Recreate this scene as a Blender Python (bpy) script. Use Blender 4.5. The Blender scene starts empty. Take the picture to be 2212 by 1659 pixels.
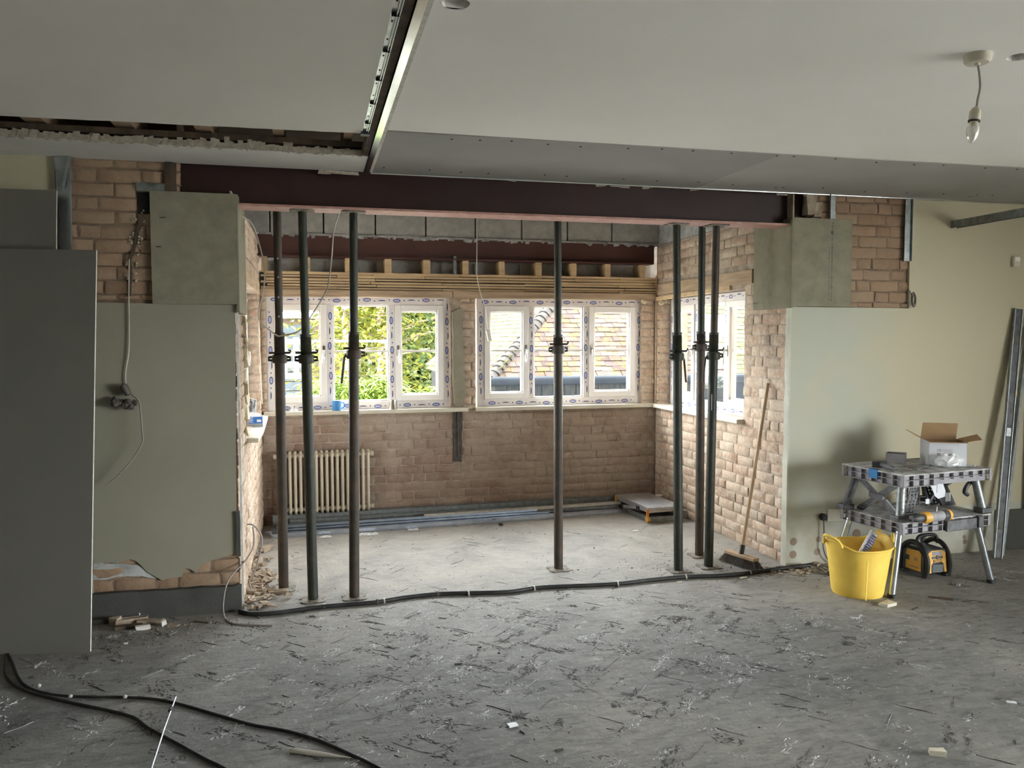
import bpy, math, random
from mathutils import Vector, Matrix, Euler, noise
random.seed(7)
R = math.radians
scene = bpy.context.scene
col = scene.collection
# ---------------------------------------------------------------- camera
IW, IH, FPX, CH = 2212.0, 1659.0, 1727.35, 1.56
yaw, pit, rol = R(14.0033), R(3.1947), R(-0.1113)
fwd = Vector((math.sin(yaw)*math.cos(pit), math.cos(yaw)*math.cos(pit), -math.sin(pit)))
rgt = Vector((math.cos(yaw), -math.sin(yaw), 0)); upv = rgt.cross(fwd)
cr, sr = math.cos(rol), math.sin(rol)
rg2 = cr*rgt + sr*upv; up2 = -sr*rgt + cr*upv
cam = bpy.data.cameras.new('camera'); co = bpy.data.objects.new('camera', cam); col.objects.link(co)
cam.sensor_width = 36; cam.lens = FPX/IW*36; cam.clip_start = 0.05; cam.clip_end = 200
m3 = Matrix((rg2, up2, -fwd)).transposed()
co.matrix_world = Matrix.Translation((0, 0, CH)) @ m3.to_4x4()
scene.camera = co
# ---------------------------------------------------------------- world, light, exposure
w = bpy.data.worlds.new('sky'); scene.world = w; w.use_nodes = True
nt = w.node_tree; bg = nt.nodes['Background']
tc = nt.nodes.new('ShaderNodeTexCoord'); nz = nt.nodes.new('ShaderNodeTexNoise'); nz.inputs['Scale'].default_value = 2.2
cm = nt.nodes.new('ShaderNodeMix'); cm.data_type = 'RGBA'
cm.inputs[6].default_value = (0.80, 0.90, 1.0, 1); cm.inputs[7].default_value = (1.0, 0.985, 0.95, 1)
nt.links.new(tc.outputs['Generated'], nz.inputs['Vector']); nt.links.new(nz.outputs['Fac'], cm.inputs[0])
nt.links.new(cm.outputs[2], bg.inputs['Color']); bg.inputs['Strength'].default_value = 16.0
scene.view_settings.view_transform = 'Standard'; scene.view_settings.look = 'None'
scene.view_settings.gamma = 1.0; scene.view_settings.use_curve_mapping = False
scene.view_settings.exposure = 1.5
scene.cycles.use_denoising = True
scene.cycles.max_bounces = 8; scene.cycles.diffuse_bounces = 6; scene.cycles.glossy_bounces = 3
scene.cycles.transparent_max_bounces = 12; scene.cycles.sample_clamp_indirect = 12
scene.cycles.use_adaptive_sampling = False
def portal(name, loc, rot, sx, sy):
    l = bpy.data.lights.new(name, 'AREA'); l.shape = 'RECTANGLE'; l.size = sx; l.size_y = sy
    l.cycles.is_portal = True
    o = bpy.data.objects.new(name, l); col.objects.link(o); o.location = loc; o.rotation_euler = rot
Yf, Yb, XL, XR, ZC, ZB = 4.793, 6.986, -0.417, 3.137, 2.54, 2.319
RX, LX, RY = 6.3, -3.6, -4.2        # right wall, left wall, rear wall of the room
portal('window_portal', (0.42, Yb+0.22, 1.44), (R(-90), 0, 0), 1.6, 1.0)
portal('window_portal', (2.2, Yb+0.22, 1.44), (R(-90), 0, 0), 1.6, 1.0)
portal('window_portal', (XR+0.3, 6.14, 1.44), (R(90), 0, R(90)), 1.55, 1.0)
portal('window_portal', (XL-0.3, 5.9, 1.44), (R(90), 0, R(-90)), 1.4, 1.0)
portal('window_portal', (RX+0.3, 0.0, 1.15), (R(90), 0, R(90)), 3.4, 2.1)
# ---------------------------------------------------------------- pixel (of the photograph) to a point on a plane
def pray(px, py): return ((px-IW/2)/FPX)*rg2 - ((py-IH/2)/FPX)*up2 + fwd
def on(ax, v, px, py):
    d = pray(px, py); o = Vector((0, 0, CH)); return o + d*((v-o[ax])/d[ax])
def oy(px, py, Y=Yf): return on(1, Y, px, py)
def ox(px, py, X): return on(0, X, px, py)
def oz(px, py, Z=0.0): return on(2, Z, px, py)
# ---------------------------------------------------------------- materials
def newmat(name):
    m = bpy.data.materials.new(name); m.use_nodes = True
    if any(k in name for k in ('tile', 'leaf', 'gutter', 'boards', 'gravel', 'cladding', 'blue_board', 'bark', 'upper_brick')): m.node_tree.nodes['Principled BSDF'].inputs['Specular IOR Level'].default_value = 0.03
    return m, m.node_tree, m.node_tree.nodes['Principled BSDF']
def posn(n, sc=(1, 1, 1), rot=(0, 0, 0)):
    g = n.nodes.new('ShaderNodeNewGeometry'); mp = n.nodes.new('ShaderNodeMapping')
    mp.inputs['Scale'].default_value = sc; mp.inputs['Rotation'].default_value = rot
    n.links.new(g.outputs['Position'], mp.inputs['Vector']); return mp.outputs['Vector']
def noi(n, vec, scale, detail=4, rough=0.55, dist=0.0):
    t = n.nodes.new('ShaderNodeTexNoise'); t.inputs['Scale'].default_value = scale
    t.inputs['Detail'].default_value = detail; t.inputs['Roughness'].default_value = rough; t.inputs['Distortion'].default_value = dist
    n.links.new(vec, t.inputs['Vector']); return t.outputs['Fac']
def ramp(n, fac, *stops):
    r = n.nodes.new('ShaderNodeValToRGB'); e = r.color_ramp.elements
    while len(e) < len(stops): e.new(0.5)
    for i, (p, c) in enumerate(stops):
        e[i].position = p; e[i].color = (*c, 1) if len(c) == 3 else c
    n.links.new(fac, r.inputs['Fac']); return r.outputs['Color']
def mixc(n, fac, a, b, mode='MIX'):
    x = n.nodes.new('ShaderNodeMix'); x.data_type = 'RGBA'; x.blend_type = mode
    for k, v in ((0, fac), (6, a), (7, b)):
        if hasattr(v, 'links') or hasattr(v, 'is_linked'): n.links.new(v, x.inputs[k])
        elif k == 0: x.inputs[0].default_value = v
        else: x.inputs[k].default_value = (*v, 1)
    return x.outputs[2]
def bumpn(n, bsdf, h, strength, dist, prev=None):
    b = n.nodes.new('ShaderNodeBump'); b.inputs['Strength'].default_value = strength; b.inputs['Distance'].default_value = dist
    n.links.new(h, b.inputs['Height'])
    if prev: n.links.new(prev, b.inputs['Normal'])
    n.links.new(b.outputs['Normal'], bsdf.inputs['Normal']); return b.outputs['Normal']
def M(name, c, rough=0.6, metal=0.0, c2=None, scale=6, lo=0.35, hi=0.65, bump=0.0, bs=60, bd=0.004, sc=(1, 1, 1)):
    m, n, b = newmat(name); b.inputs['Roughness'].default_value = rough; b.inputs['Metallic'].default_value = metal
    v = posn(n, sc)
    if c2 is None: c2 = tuple(x*0.8 for x in c)
    f = noi(n, v, scale, 5, 0.6)
    n.links.new(ramp(n, f, (lo, c), (hi, c2)), b.inputs['Base Color'])
    if bump: bumpn(n, b, noi(n, v, bs, 4), bump, bd)
    return m
mt = {}
mt['plaster'] = M('plaster_paint', (0.31, 0.293, 0.225), 0.75, c2=(0.275, 0.26, 0.20), scale=1.3, bump=0.25, bs=25, bd=0.002)
mt['cream'] = M('cream_paint', (0.50, 0.46, 0.33), 0.75, c2=(0.43, 0.385, 0.27), scale=1.2, bump=0.2, bs=25, bd=0.002)
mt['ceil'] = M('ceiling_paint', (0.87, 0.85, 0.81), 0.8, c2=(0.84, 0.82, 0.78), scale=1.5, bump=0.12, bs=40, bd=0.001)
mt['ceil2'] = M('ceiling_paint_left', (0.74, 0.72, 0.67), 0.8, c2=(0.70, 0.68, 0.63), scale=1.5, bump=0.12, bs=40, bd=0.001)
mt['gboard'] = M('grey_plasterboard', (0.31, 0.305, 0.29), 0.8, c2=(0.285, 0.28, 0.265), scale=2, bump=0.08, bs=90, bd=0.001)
mt['gboard_lit'] = M('grey_plasterboard_lit', (0.38, 0.37, 0.345), 0.8, c2=(0.35, 0.34, 0.32), scale=2, bump=0.08, bs=90, bd=0.001)  # paler copy of the grey board; brighter light to the right painted in
mt['dboard'] = M('dark_plasterboard', (0.150, 0.142, 0.122), 0.85, c2=(0.135, 0.130, 0.115), scale=2, bump=0.08, bs=90, bd=0.001)
mt['bedge'] = M('board_edge', (0.72, 0.70, 0.64), 0.9, c2=(0.55, 0.5, 0.45), scale=30)
mt['cement'] = M('cement_board', (0.29, 0.265, 0.19), 0.9, c2=(0.225, 0.207, 0.148), scale=9, bump=0.3, bs=120, bd=0.002)
mt['mortar'] = M('mortar', (0.50, 0.41, 0.325), 0.95, c2=(0.32, 0.255, 0.20), scale=14, bump=0.6, bs=50, bd=0.008)
mt['mortarF'] = M('dark_mortar', (0.27, 0.19, 0.13), 0.95, c2=(0.18, 0.125, 0.085), scale=14, bump=0.6, bs=50, bd=0.008)
mt['galvm'] = M('polished_galvanised', (0.85, 0.87, 0.86), 0.16, 1.0, c2=(0.75, 0.78, 0.77), scale=18)
mt['galvb'] = M('bright_channel_steel', (0.72, 0.80, 0.94), 0.2, 1.0, c2=(0.58, 0.66, 0.8), scale=12)
mt['redsteel'] = M('red_oxide_steel', (0.034, 0.010, 0.008), 0.6, c2=(0.024, 0.007, 0.006), scale=4)
mt['pinksteel'] = M('red_oxide_flange_lit', (0.55, 0.31, 0.26), 0.55, c2=(0.42, 0.22, 0.185), scale=20)  # dusty underside, with light from the floor put into the paler colour
mt['redsteel2'] = M('red_oxide_back_beam', (0.105, 0.040, 0.030), 0.6, c2=(0.08, 0.03, 0.023), scale=4)
mt['oldceil'] = M('old_ceiling_white', (0.74, 0.73, 0.70), 0.8, c2=(0.66, 0.65, 0.62), scale=3, bump=.1, bs=60)
mt['torn'] = M('torn_lime_plaster', (0.50, 0.45, 0.37), 0.95, c2=(0.34, 0.29, 0.23), scale=30, bump=.5, bs=80)
mt['steelgrn'] = M('green_grey_prop_steel', (0.020, 0.023, 0.014), 0.55, 0.1, c2=(0.060, 0.050, 0.034), scale=14, lo=0.5, hi=0.8, bump=0.3, bs=90)
mt['steelrst'] = M('rusty_prop_steel', (0.034, 0.028, 0.020), 0.6, 0.1, c2=(0.085, 0.052, 0.032), scale=10, lo=0.4, hi=0.75, bump=0.4, bs=90)
mt['plate'] = M('dusty_plate', (0.30, 0.27, 0.22), 0.8, 0.1, c2=(0.12, 0.10, 0.08), scale=30)
mt['galv'] = M('galvanised_steel', (0.62, 0.66, 0.69), 0.28, 0.95, c2=(0.45, 0.5, 0.54), scale=18)
mt['galvd'] = M('dusty_galvanised', (0.34, 0.36, 0.36), 0.45, 0.7, c2=(0.22, 0.24, 0.24), scale=20)
mt['rail'] = M('ceiling_rail_metal', (0.5, 0.52, 0.53), 0.3, 0.9, c2=(0.3, 0.32, 0.34), scale=15)
mt['alu'] = M('aluminium', (0.62, 0.63, 0.66), 0.4, 0.6, c2=(0.5, 0.51, 0.54), scale=12)
mt['timber'] = M('old_timber', (0.52, 0.38, 0.25), 0.85, c2=(0.34, 0.24, 0.155), scale=9, bump=0.3, bs=40, sc=(0.25, 0.25, 2.5))
mt['lath'] = M('lath_wood', (0.68, 0.50, 0.29), 0.85, c2=(0.47, 0.33, 0.19), scale=8, bump=0.3, bs=40, sc=(0.3, 1, 2.5))
mt['dtimber'] = M('dark_timber', (0.12, 0.085, 0.055), 0.9, c2=(0.05, 0.035, 0.025), scale=12, bump=0.3, bs=30, sc=(1, 1, 0.3))
mt['block'] = M('grey_block', (0.50, 0.485, 0.445), 0.95, c2=(0.38, 0.37, 0.34), scale=16, bump=0.6, bs=90, bd=0.004)
mt['black'] = M('black_void', (0.01, 0.009, 0.008), 0.9)
mt['upvc'] = M('white_upvc', (0.88, 0.85, 0.81), 0.35, c2=(0.84, 0.81, 0.77), scale=3)
mt['tape'] = M('protective_tape', (0.82, 0.78, 0.76), 0.35, c2=(0.70, 0.66, 0.65), scale=8)
mt['blue1'] = M('print_dark_blue', (0.03, 0.04, 0.17), 0.4); mt['blue2'] = M('print_light_blue', (0.25, 0.30, 0.62), 0.4)
mt['sill'] = M('sill_board', (0.66, 0.61, 0.50), 0.55, c2=(0.56, 0.51, 0.41), scale=5)
mt['rad'] = M('radiator_cream', (0.62, 0.56, 0.44), 0.4, c2=(0.55, 0.49, 0.38), scale=6)
mt['broomw'] = M('broom_wood', (0.52, 0.36, 0.22), 0.6, c2=(0.42, 0.28, 0.17), scale=10)
mt['bristle'] = M('bristles', (0.10, 0.085, 0.075), 0.9, c2=(0.22, 0.2, 0.18), scale=60)
mt['rubber'] = M('black_rubber', (0.018, 0.018, 0.017), 0.55, c2=(0.07, 0.065, 0.06), scale=14, lo=0.5, hi=0.9)
mt['dcable'] = M('grey_brown_cable', (0.10, 0.09, 0.075), 0.6); mt['wcable'] = M('white_cable', (0.60, 0.57, 0.50), 0.5)
mt['gcable'] = M('grey_cable', (0.33, 0.29, 0.26), 0.5)
mt['yellow'] = M('yellow_tub_plastic', (0.93, 0.66, 0.12), 0.5, c2=(0.84, 0.56, 0.09), scale=7, bump=0.1, bs=100)
mt['dplast'] = M('dark_bench_plastic', (0.06, 0.06, 0.062), 0.55, c2=(0.17, 0.17, 0.18), scale=14, lo=0.4, hi=0.7, bump=0.2, bs=60)
mt['ddust'] = M('dusty_plastic', (0.58, 0.58, 0.59), 0.85, c2=(0.26, 0.25, 0.235), scale=9, lo=0.4, hi=0.62, bump=0.3, bs=80)
mt['edge'] = M('dusty_edge_plastic', (0.36, 0.345, 0.365), 0.7, c2=(0.27, 0.26, 0.275), scale=16)
mt['tool_y'] = M('yellow_tool', (0.80, 0.43, 0.07), 0.45); mt['tool_d'] = M('dark_tool', (0.035, 0.037, 0.042), 0.5, c2=(0.09, 0.09, 0.095), scale=20)
mt['card'] = M('cardboard', (0.42, 0.27, 0.145), 0.85, c2=(0.36, 0.23, 0.12), scale=6)
mt['white'] = M('white_card', (0.70, 0.71, 0.75), 0.6, c2=(0.6, 0.61, 0.65), scale=4)
mt['paper'] = M('white_plastic', (0.78, 0.80, 0.82), 0.5, c2=(0.6, 0.62, 0.64), scale=14)
mt['print'] = M('grey_print', (0.10, 0.10, 0.10), 0.7); mt['mugblue'] = M('blue_glaze', (0.07, 0.27, 0.58), 0.25)
mt['steel'] = M('bright_steel', (0.5, 0.48, 0.44), 0.25, 1.0); mt['blue3'] = M('blue_label', (0.02, 0.13, 0.42), 0.5)
mt['rubble'] = M('rubble', (0.47, 0.40, 0.31), 0.95, c2=(0.30, 0.22, 0.16), scale=18, bump=0.4, bs=60)
mt['dark'] = M('dark_debris', (0.06, 0.05, 0.04), 0.9); mt['pale'] = M('pale_scrape', (0.40, 0.40, 0.41), 0.8, c2=(0.28, 0.28, 0.28), scale=40)
mt['chalk'] = M('white_render', (0.52, 0.52, 0.50), 0.9, c2=(0.30, 0.30, 0.29), scale=14, bump=0.6, bs=40, bd=0.006)
mt['plinth'] = M('dark_cement_plinth', (0.085, 0.084, 0.075), 0.9, c2=(0.06, 0.06, 0.054), scale=5, bump=0.4, bs=50, bd=0.005)
mt['foam'] = M('expanding_foam', (0.72, 0.64, 0.46), 0.8, c2=(0.6, 0.52, 0.36), scale=20, bump=0.5, bs=60)
mt['damp'] = M('dark_chase', (0.065, 0.06, 0.055), 0.9, c2=(0.13, 0.11, 0.09), scale=20, bump=0.5, bs=60)
mt['gutter'] = M('black_gutter', (0.022, 0.027, 0.034), 0.5); mt['fascia'] = M('weathered_black_boards', (0.020, 0.025, 0.03), 0.8, c2=(0.04, 0.04, 0.038), scale=20, sc=(2, 1, 0.4))
def brickmat(name, cols, dust, dusta=0.45):
    m, n, b = newmat(name); b.inputs['Roughness'].default_value = 0.93
    oi = n.nodes.new('ShaderNodeObjectInfo'); v = posn(n)
    base = ramp(n, oi.outputs['Random'], *[(i/(len(cols)-1), c) for i, c in enumerate(cols)])
    big = ramp(n, noi(n, v, 2.2, 5, 0.65), (0.38, (0, 0, 0)), (0.62, (1, 1, 1)))
    sm = ramp(n, noi(n, v, 26, 6, 0.7), (0.42, (0, 0, 0)), (0.60, (1, 1, 1)))
    k = mixc(n, dusta, sm, big)
    c = mixc(n, k, base, dust)
    c = mixc(n, ramp(n, noi(n, v, 60, 5, 0.7), (0.60, (0, 0, 0)), (0.72, (0.6, 0.6, 0.6))), c, (0.13, 0.09, 0.065))
    n.links.new(c, b.inputs['Base Color'])
    p = bumpn(n, b, noi(n, v, 45, 6, 0.65), 0.7, 0.006); bumpn(n, b, noi(n, v, 190, 3), 0.35, 0.002, p)
    return m
mt['brickR'] = brickmat('brick_right', [(0.34, 0.20, 0.125), (0.43, 0.29, 0.20), (0.39, 0.22, 0.14), (0.47, 0.34, 0.24), (0.30, 0.20, 0.14)], (0.60, 0.51, 0.40))
mt['brickB'] = brickmat('brick_back', [(0.27, 0.17, 0.125), (0.33, 0.23, 0.18), (0.25, 0.155, 0.115), (0.35, 0.26, 0.20)], (0.43, 0.355, 0.285), 0.75)
mt['brickF'] = brickmat('brick_front', [(0.30, 0.18, 0.105), (0.37, 0.235, 0.145), (0.27, 0.165, 0.10), (0.38, 0.26, 0.165)], (0.37, 0.265, 0.18), 0.6)
# floor: grey screed with herringbone scoring, stains, pale dust with painted window light
m, n, b = newmat('screed_floor'); mt['floor'] = m
b.inputs['Roughness'].default_value = 0.72
v = posn(n); va = posn(n, (2.2, 8, 1), (0, 0, R(45))); vb = posn(n, (2.2, 8, 1), (0, 0, R(-45)))
base = ramp(n, noi(n, v, 1.1, 6, 0.62, 0.6), (0.30, (0.18, 0.175, 0.168)), (0.50, (0.275, 0.267, 0.252)), (0.68, (0.38, 0.36, 0.325)))
st = ramp(n, noi(n, va, 3.0, 7, 0.75, 0.5), (0.36, (0.45, 0.45, 0.45)), (0.50, (1, 1, 1)), (0.66, (1.28, 1.28, 1.30)))
st2 = ramp(n, noi(n, vb, 3.4, 7, 0.75, 0.5), (0.36, (0.5, 0.5, 0.5)), (0.50, (1, 1, 1)), (0.68, (1.25, 1.25, 1.27)))
sel = ramp(n, noi(n, v, 1.7, 2), (0.46, (0, 0, 0)), (0.54, (1, 1, 1)))
c = mixc(n, 0.75, base, mixc(n, sel, st, st2), 'MULTIPLY')
c = mixc(n, ramp(n, noi(n, v, 3.2, 7, 0.7), (0.62, (0, 0, 0)), (0.72, (0.8, 0.8, 0.8))), c, (0.065, 0.062, 0.06))
c = mixc(n, ramp(n, noi(n, v, 55, 6, 0.8), (0.60, (0, 0, 0)), (0.68, (0.6, 0.6, 0.6))), c, (0.07, 0.065, 0.06))
c = mixc(n, ramp(n, noi(n, v, 21, 8, 0.8, 0.6), (0.57, (0, 0, 0)), (0.64, (0.75, 0.75, 0.75))), c, (0.52, 0.52, 0.51))
c = mixc(n, ramp(n, noi(n, v, 13, 9, 0.85), (0.35, (0.8, 0.8, 0.8)), (0.45, (0, 0, 0))), c, (0.12, 0.115, 0.11))
# pale plaster dust, plus window light painted in, growing towards the alcove
sx = n.nodes.new('ShaderNodeSeparateXYZ'); n.links.new(v, sx.inputs[0])
mr = n.nodes.new('ShaderNodeMapRange'); mr.inputs[1].default_value = 3.7; mr.inputs[2].default_value = 5.3; n.links.new(sx.outputs['Y'], mr.inputs[0])
dn = n.nodes.new('ShaderNodeMath'); dn.operation = 'MULTIPLY'; n.links.new(mr.outputs[0], dn.inputs[0]); n.links.new(ramp(n, noi(n, v, 2.3, 6, 0.7, 0.8), (0.3, (0.25, 0.25, 0.25)), (0.62, (1, 1, 1))), dn.inputs[1])
dm = n.nodes.new('ShaderNodeMath'); dm.operation = 'MULTIPLY'; dm.inputs[1].default_value = 0.75; n.links.new(dn.outputs[0], dm.inputs[0])
c = mixc(n, dm.outputs[0], c, (0.58, 0.535, 0.465))
n.links.new(c, b.inputs['Base Color'])
p = bumpn(n, b, noi(n, va, 3.0, 8, 0.75, 0.5), 0.55, 0.02); p = bumpn(n, b, noi(n, vb, 3.4, 8, 0.75, 0.5), 0.5, 0.02, p)
p = bumpn(n, b, noi(n, v, 5, 8, 0.7), 0.7, 0.04, p); bumpn(n, b, noi(n, v, 60, 8, 0.8), 0.8, 0.010, p)
# glass
m, n, b = newmat('window_glass'); mt['glass'] = m
out = n.nodes['Material Output']; n.nodes.remove(b)
tr = n.nodes.new('ShaderNodeBsdfTransparent'); tr.inputs[0].default_value = (0.96, 0.97, 0.965, 1)
gl = n.nodes.new('ShaderNodeBsdfGlossy'); gl.inputs['Roughness'].default_value = 0.02; lw = n.nodes.new('ShaderNodeLayerWeight'); lw.inputs[0].default_value = 0.5
fr = n.nodes.new('ShaderNodeMath'); fr.operation = 'POWER'; fr.inputs[1].default_value = 5.0; n.links.new(lw.outputs['Facing'], fr.inputs[0])
mx = n.nodes.new('ShaderNodeMixShader'); n.links.new(fr.outputs[0], mx.inputs[0]); n.links.new(tr.outputs[0], mx.inputs[1]); n.links.new(gl.outputs[0], mx.inputs[2]); n.links.new(mx.outputs[0], out.inputs[0])
m, n, b = newmat('bulb_glass'); mt['bulb'] = m
b.inputs['Base Color'].default_value = (0.95, 0.94, 0.9, 1); b.inputs['Roughness'].default_value = 0.12; b.inputs['Transmission Weight'].default_value = 0.6
m, n, b = newmat('clear_film'); mt['film'] = m
b.inputs['Base Color'].default_value = (0.85, 0.86, 0.86, 1); b.inputs['Roughness'].default_value = 0.2; b.inputs['Alpha'].default_value = 0.55
def leafmat(name, a, bb):
    m, n, b = newmat(name); b.inputs['Roughness'].default_value = 0.55
    g = n.nodes.new('ShaderNodeNewGeometry')
    n.links.new(ramp(n, g.outputs['Random Per Island'], (0.0, a), (1.0, bb)), b.inputs['Base Color']); return m
mt['leaf1'] = leafmat('hedge_leaf', (0.06, 0.11, 0.018), (0.17, 0.23, 0.04))
mt['leaf2'] = leafmat('yellow_leaf', (0.075, 0.10, 0.018), (0.20, 0.19, 0.03)); mt['leaf3'] = leafmat('dark_leaf', (0.05, 0.075, 0.03), (0.14, 0.175, 0.065))
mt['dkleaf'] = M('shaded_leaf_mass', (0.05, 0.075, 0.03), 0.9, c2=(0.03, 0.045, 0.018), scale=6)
def tilemat(name, cols, moss):
    m, n, b = newmat(name); b.inputs['Roughness'].default_value = 0.9
    g = n.nodes.new('ShaderNodeObjectInfo'); g2 = n.nodes.new('ShaderNodeNewGeometry'); ad = n.nodes.new('ShaderNodeMath'); ad.operation = 'ADD'
    n.links.new(g.outputs['Random'], ad.inputs[0]); n.links.new(g2.outputs['Random Per Island'], ad.inputs[1])
    fr = n.nodes.new('ShaderNodeMath'); fr.operation = 'FRACT'; n.links.new(ad.outputs[0], fr.inputs[0])
    c = ramp(n, fr.outputs[0], *[(i/(len(cols)-1), x) for i, x in enumerate(cols)])
    v = posn(n); c = mixc(n, ramp(n, noi(n, v, 9, 6, 0.75), (0.50, (0, 0, 0)), (0.58, (1, 1, 1))), c, moss)
    n.links.new(c, b.inputs['Base Color']); return m
mt['tile'] = tilemat('roof_tile', [(0.042, 0.031, 0.028), (0.062, 0.049, 0.044), (0.052, 0.042, 0.040), (0.074, 0.063, 0.057)], (0.078, 0.060, 0.028))
mt['tilem'] = tilemat('mossy_roof_tile', [(0.054, 0.052, 0.034), (0.066, 0.063, 0.042), (0.054, 0.055, 0.028)], (0.066, 0.068, 0.024))
# ---------------------------------------------------------------- mesh builder
class MB:
    def __init__(s): s.v = []; s.f = []; s.mi = []; s.ms = []; s.cur = 0
    def mat(s, m):
        if m not in s.ms: s.ms.append(m)
        s.cur = s.ms.index(m); return s
    def add(s, vs, fs, mtx=None):
        o = len(s.v)
        for p in vs:
            p = Vector(p); s.v.append(tuple(mtx @ p) if mtx else tuple(p))
        for f in fs: s.f.append(tuple(o+i for i in f)); s.mi.append(s.cur)
        return s
    def box(s, a, b, mtx=None, jit=0):
        x0, y0, z0 = a; x1, y1, z1 = b
        vs = [(x0, y0, z0), (x1, y0, z0), (x1, y1, z0), (x0, y1, z0), (x0, y0, z1), (x1, y0, z1), (x1, y1, z1), (x0, y1, z1)]
        if jit: vs = [tuple(q+random.uniform(-jit, jit) for q in p) for p in vs]
        return s.add(vs, [(0, 3, 2, 1), (4, 5, 6, 7), (0, 1, 5, 4), (1, 2, 6, 5), (2, 3, 7, 6), (3, 0, 4, 7)], mtx)
    def bar(s, p0, p1, wdt, hgt, up=(0, 0, 1)):
        p0 = Vector(p0); p1 = Vector(p1); d = (p1-p0); L = d.length; d.normalize(); u = Vector(up)
        if abs(d.dot(u)) > 0.98: u = Vector((0, 1, 0))
        sd = d.cross(u).normalized(); u = sd.cross(d)
        mx = Matrix(((d.x, sd.x, u.x, p0.x), (d.y, sd.y, u.y, p0.y), (d.z, sd.z, u.z, p0.z), (0, 0, 0, 1)))
        return s.box((0, -wdt/2, -hgt/2), (L, wdt/2, hgt/2), mx)
    def tube(s, pts, r, n=10, caps=True):
        pts = [Vector(p) for p in pts]; rs = r if isinstance(r, (list, tuple)) else [r]*len(pts)
        d0 = (pts[1]-pts[0]).normalized(); u = d0.orthogonal().normalized(); o = len(s.v); k = len(pts)
        for i, p in enumerate(pts):
            d = (pts[min(i+1, k-1)]-pts[max(i-1, 0)]).normalized()
            u = (u - d*u.dot(d)).normalized(); w_ = d.cross(u)
            for j in range(n):
                a = 2*math.pi*j/n; s.v.append(tuple(p + (u*math.cos(a)+w_*math.sin(a))*rs[i]))
        for i in range(k-1):
            for j in range(n):
                s.f.append((o+i*n+j, o+i*n+(j+1) % n, o+(i+1)*n+(j+1) % n, o+(i+1)*n+j)); s.mi.append(s.cur)
        if caps:
            s.f.append(tuple(o+j for j in reversed(range(n)))); s.mi.append(s.cur)
            s.f.append(tuple(o+(k-1)*n+j for j in range(n))); s.mi.append(s.cur)
        return s
    def lathe(s, prof, n=24, mtx=None, closed=False):
        o = len(s.v); k = len(prof)
        for r, z in prof:
            for j in range(n):
                a = 2*math.pi*j/n; p = Vector((r*math.cos(a), r*math.sin(a), z)); s.v.append(tuple(mtx @ p if mtx else p))
        rng = k if closed else k-1
        for i in range(rng):
            i2 = (i+1) % k
            for j in range(n): s.f.append((o+i*n+j, o+i*n+(j+1) % n, o+i2*n+(j+1) % n, o+i2*n+j)); s.mi.append(s.cur)
        return s
    def prism(s, poly, t, mtx=None):
        # poly in local (x, z); extruded from y=0 to y=t
        k = len(poly); vs = [(p[0], 0, p[1]) for p in poly]+[(p[0], t, p[1]) for p in poly]
        fs = [tuple(range(k)), tuple(reversed(range(k, 2*k)))]+[(i, k+i, k+(i+1) % k, (i+1) % k) for i in range(k)]
        return s.add(vs, fs, mtx)
    def build(s, name, m=None, parent=None, smooth=None, bev=0):
        me = bpy.data.meshes.new(name); me.from_pydata(s.v, [], s.f)
        for q in (s.ms or [m]): me.materials.append(mt[q] if isinstance(q, str) else q)
        if len(s.ms) > 1: me.polygons.foreach_set('material_index', s.mi)
        if smooth is not None:
            me.polygons.foreach_set('use_smooth', [True]*len(me.polygons)); me.set_sharp_from_angle(angle=R(smooth))
        me.update(); o = bpy.data.objects.new(name, me); col.objects.link(o)
        if parent: o.parent = parent
        if bev:
            bm_ = o.modifiers.new('bevel', 'BEVEL'); bm_.width = bev; bm_.segments = 2; bm_.limit_method = 'ANGLE'
        return o
def tag(o, label=None, cat=None, group=None, kind=None):
    for k_, v_ in (('label', label), ('category', cat), ('group', group), ('kind', kind)):
        if v_: o[k_] = v_
    return o
def empty(name, loc=(0, 0, 0), rz=0, label=None, cat=None, group=None, kind=None):
    o = bpy.data.objects.new(name, None); o.empty_display_size = 0.1; col.objects.link(o); o.location = loc; o.rotation_euler = (0, 0, rz)
    return tag(o, label, cat, group, kind)
def instance(name, src, loc, rot=(0, 0, 0), scale=(1, 1, 1), parent=None):
    o = bpy.data.objects.new(name, src if isinstance(src, bpy.types.Mesh) else src.data); col.objects.link(o)
    o.location = loc; o.rotation_euler = rot; o.scale = scale
    if parent: o.parent = parent
    return o
def T(x, y, z, rz=0, rx=0, ry=0): return Matrix.Translation((x, y, z)) @ Euler((rx, ry, rz)).to_matrix().to_4x4()
def jag(pts, step=0.05, amp=0.008, seed=1):
    rr = random.Random(seed); out = []
    for i, p in enumerate(pts):
        q = pts[(i+1) % len(pts)]; p0 = Vector(p[:2]); p1 = Vector(q[:2]); L = (p1-p0).length; out.append(tuple(p0))
        if len(p) > 2:   # a jagged edge starts here
            k = max(1, int(L/step)); nrm = Vector((-(p1-p0).y, (p1-p0).x)).normalized()
            for j in range(1, k): out.append(tuple(p0.lerp(p1, (j+rr.uniform(-.3, .3))/k)+nrm*rr.uniform(-amp, amp)))
    return out
def curve_pts(pts, k=6):
    pts = [Vector(p) for p in pts]; out = []
    for i in range(len(pts)-1):
        p0 = pts[max(i-1, 0)]; p1 = pts[i]; p2 = pts[i+1]; p3 = pts[min(i+2, len(pts)-1)]
        for j in range(k):
            t = j/k; out.append(0.5*((2*p1)+(p2-p0)*t+(2*p0-5*p1+4*p2-p3)*t*t+(3*p1-p0-3*p2+p3)*t**3))
    out.append(pts[-1]); return out
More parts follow.
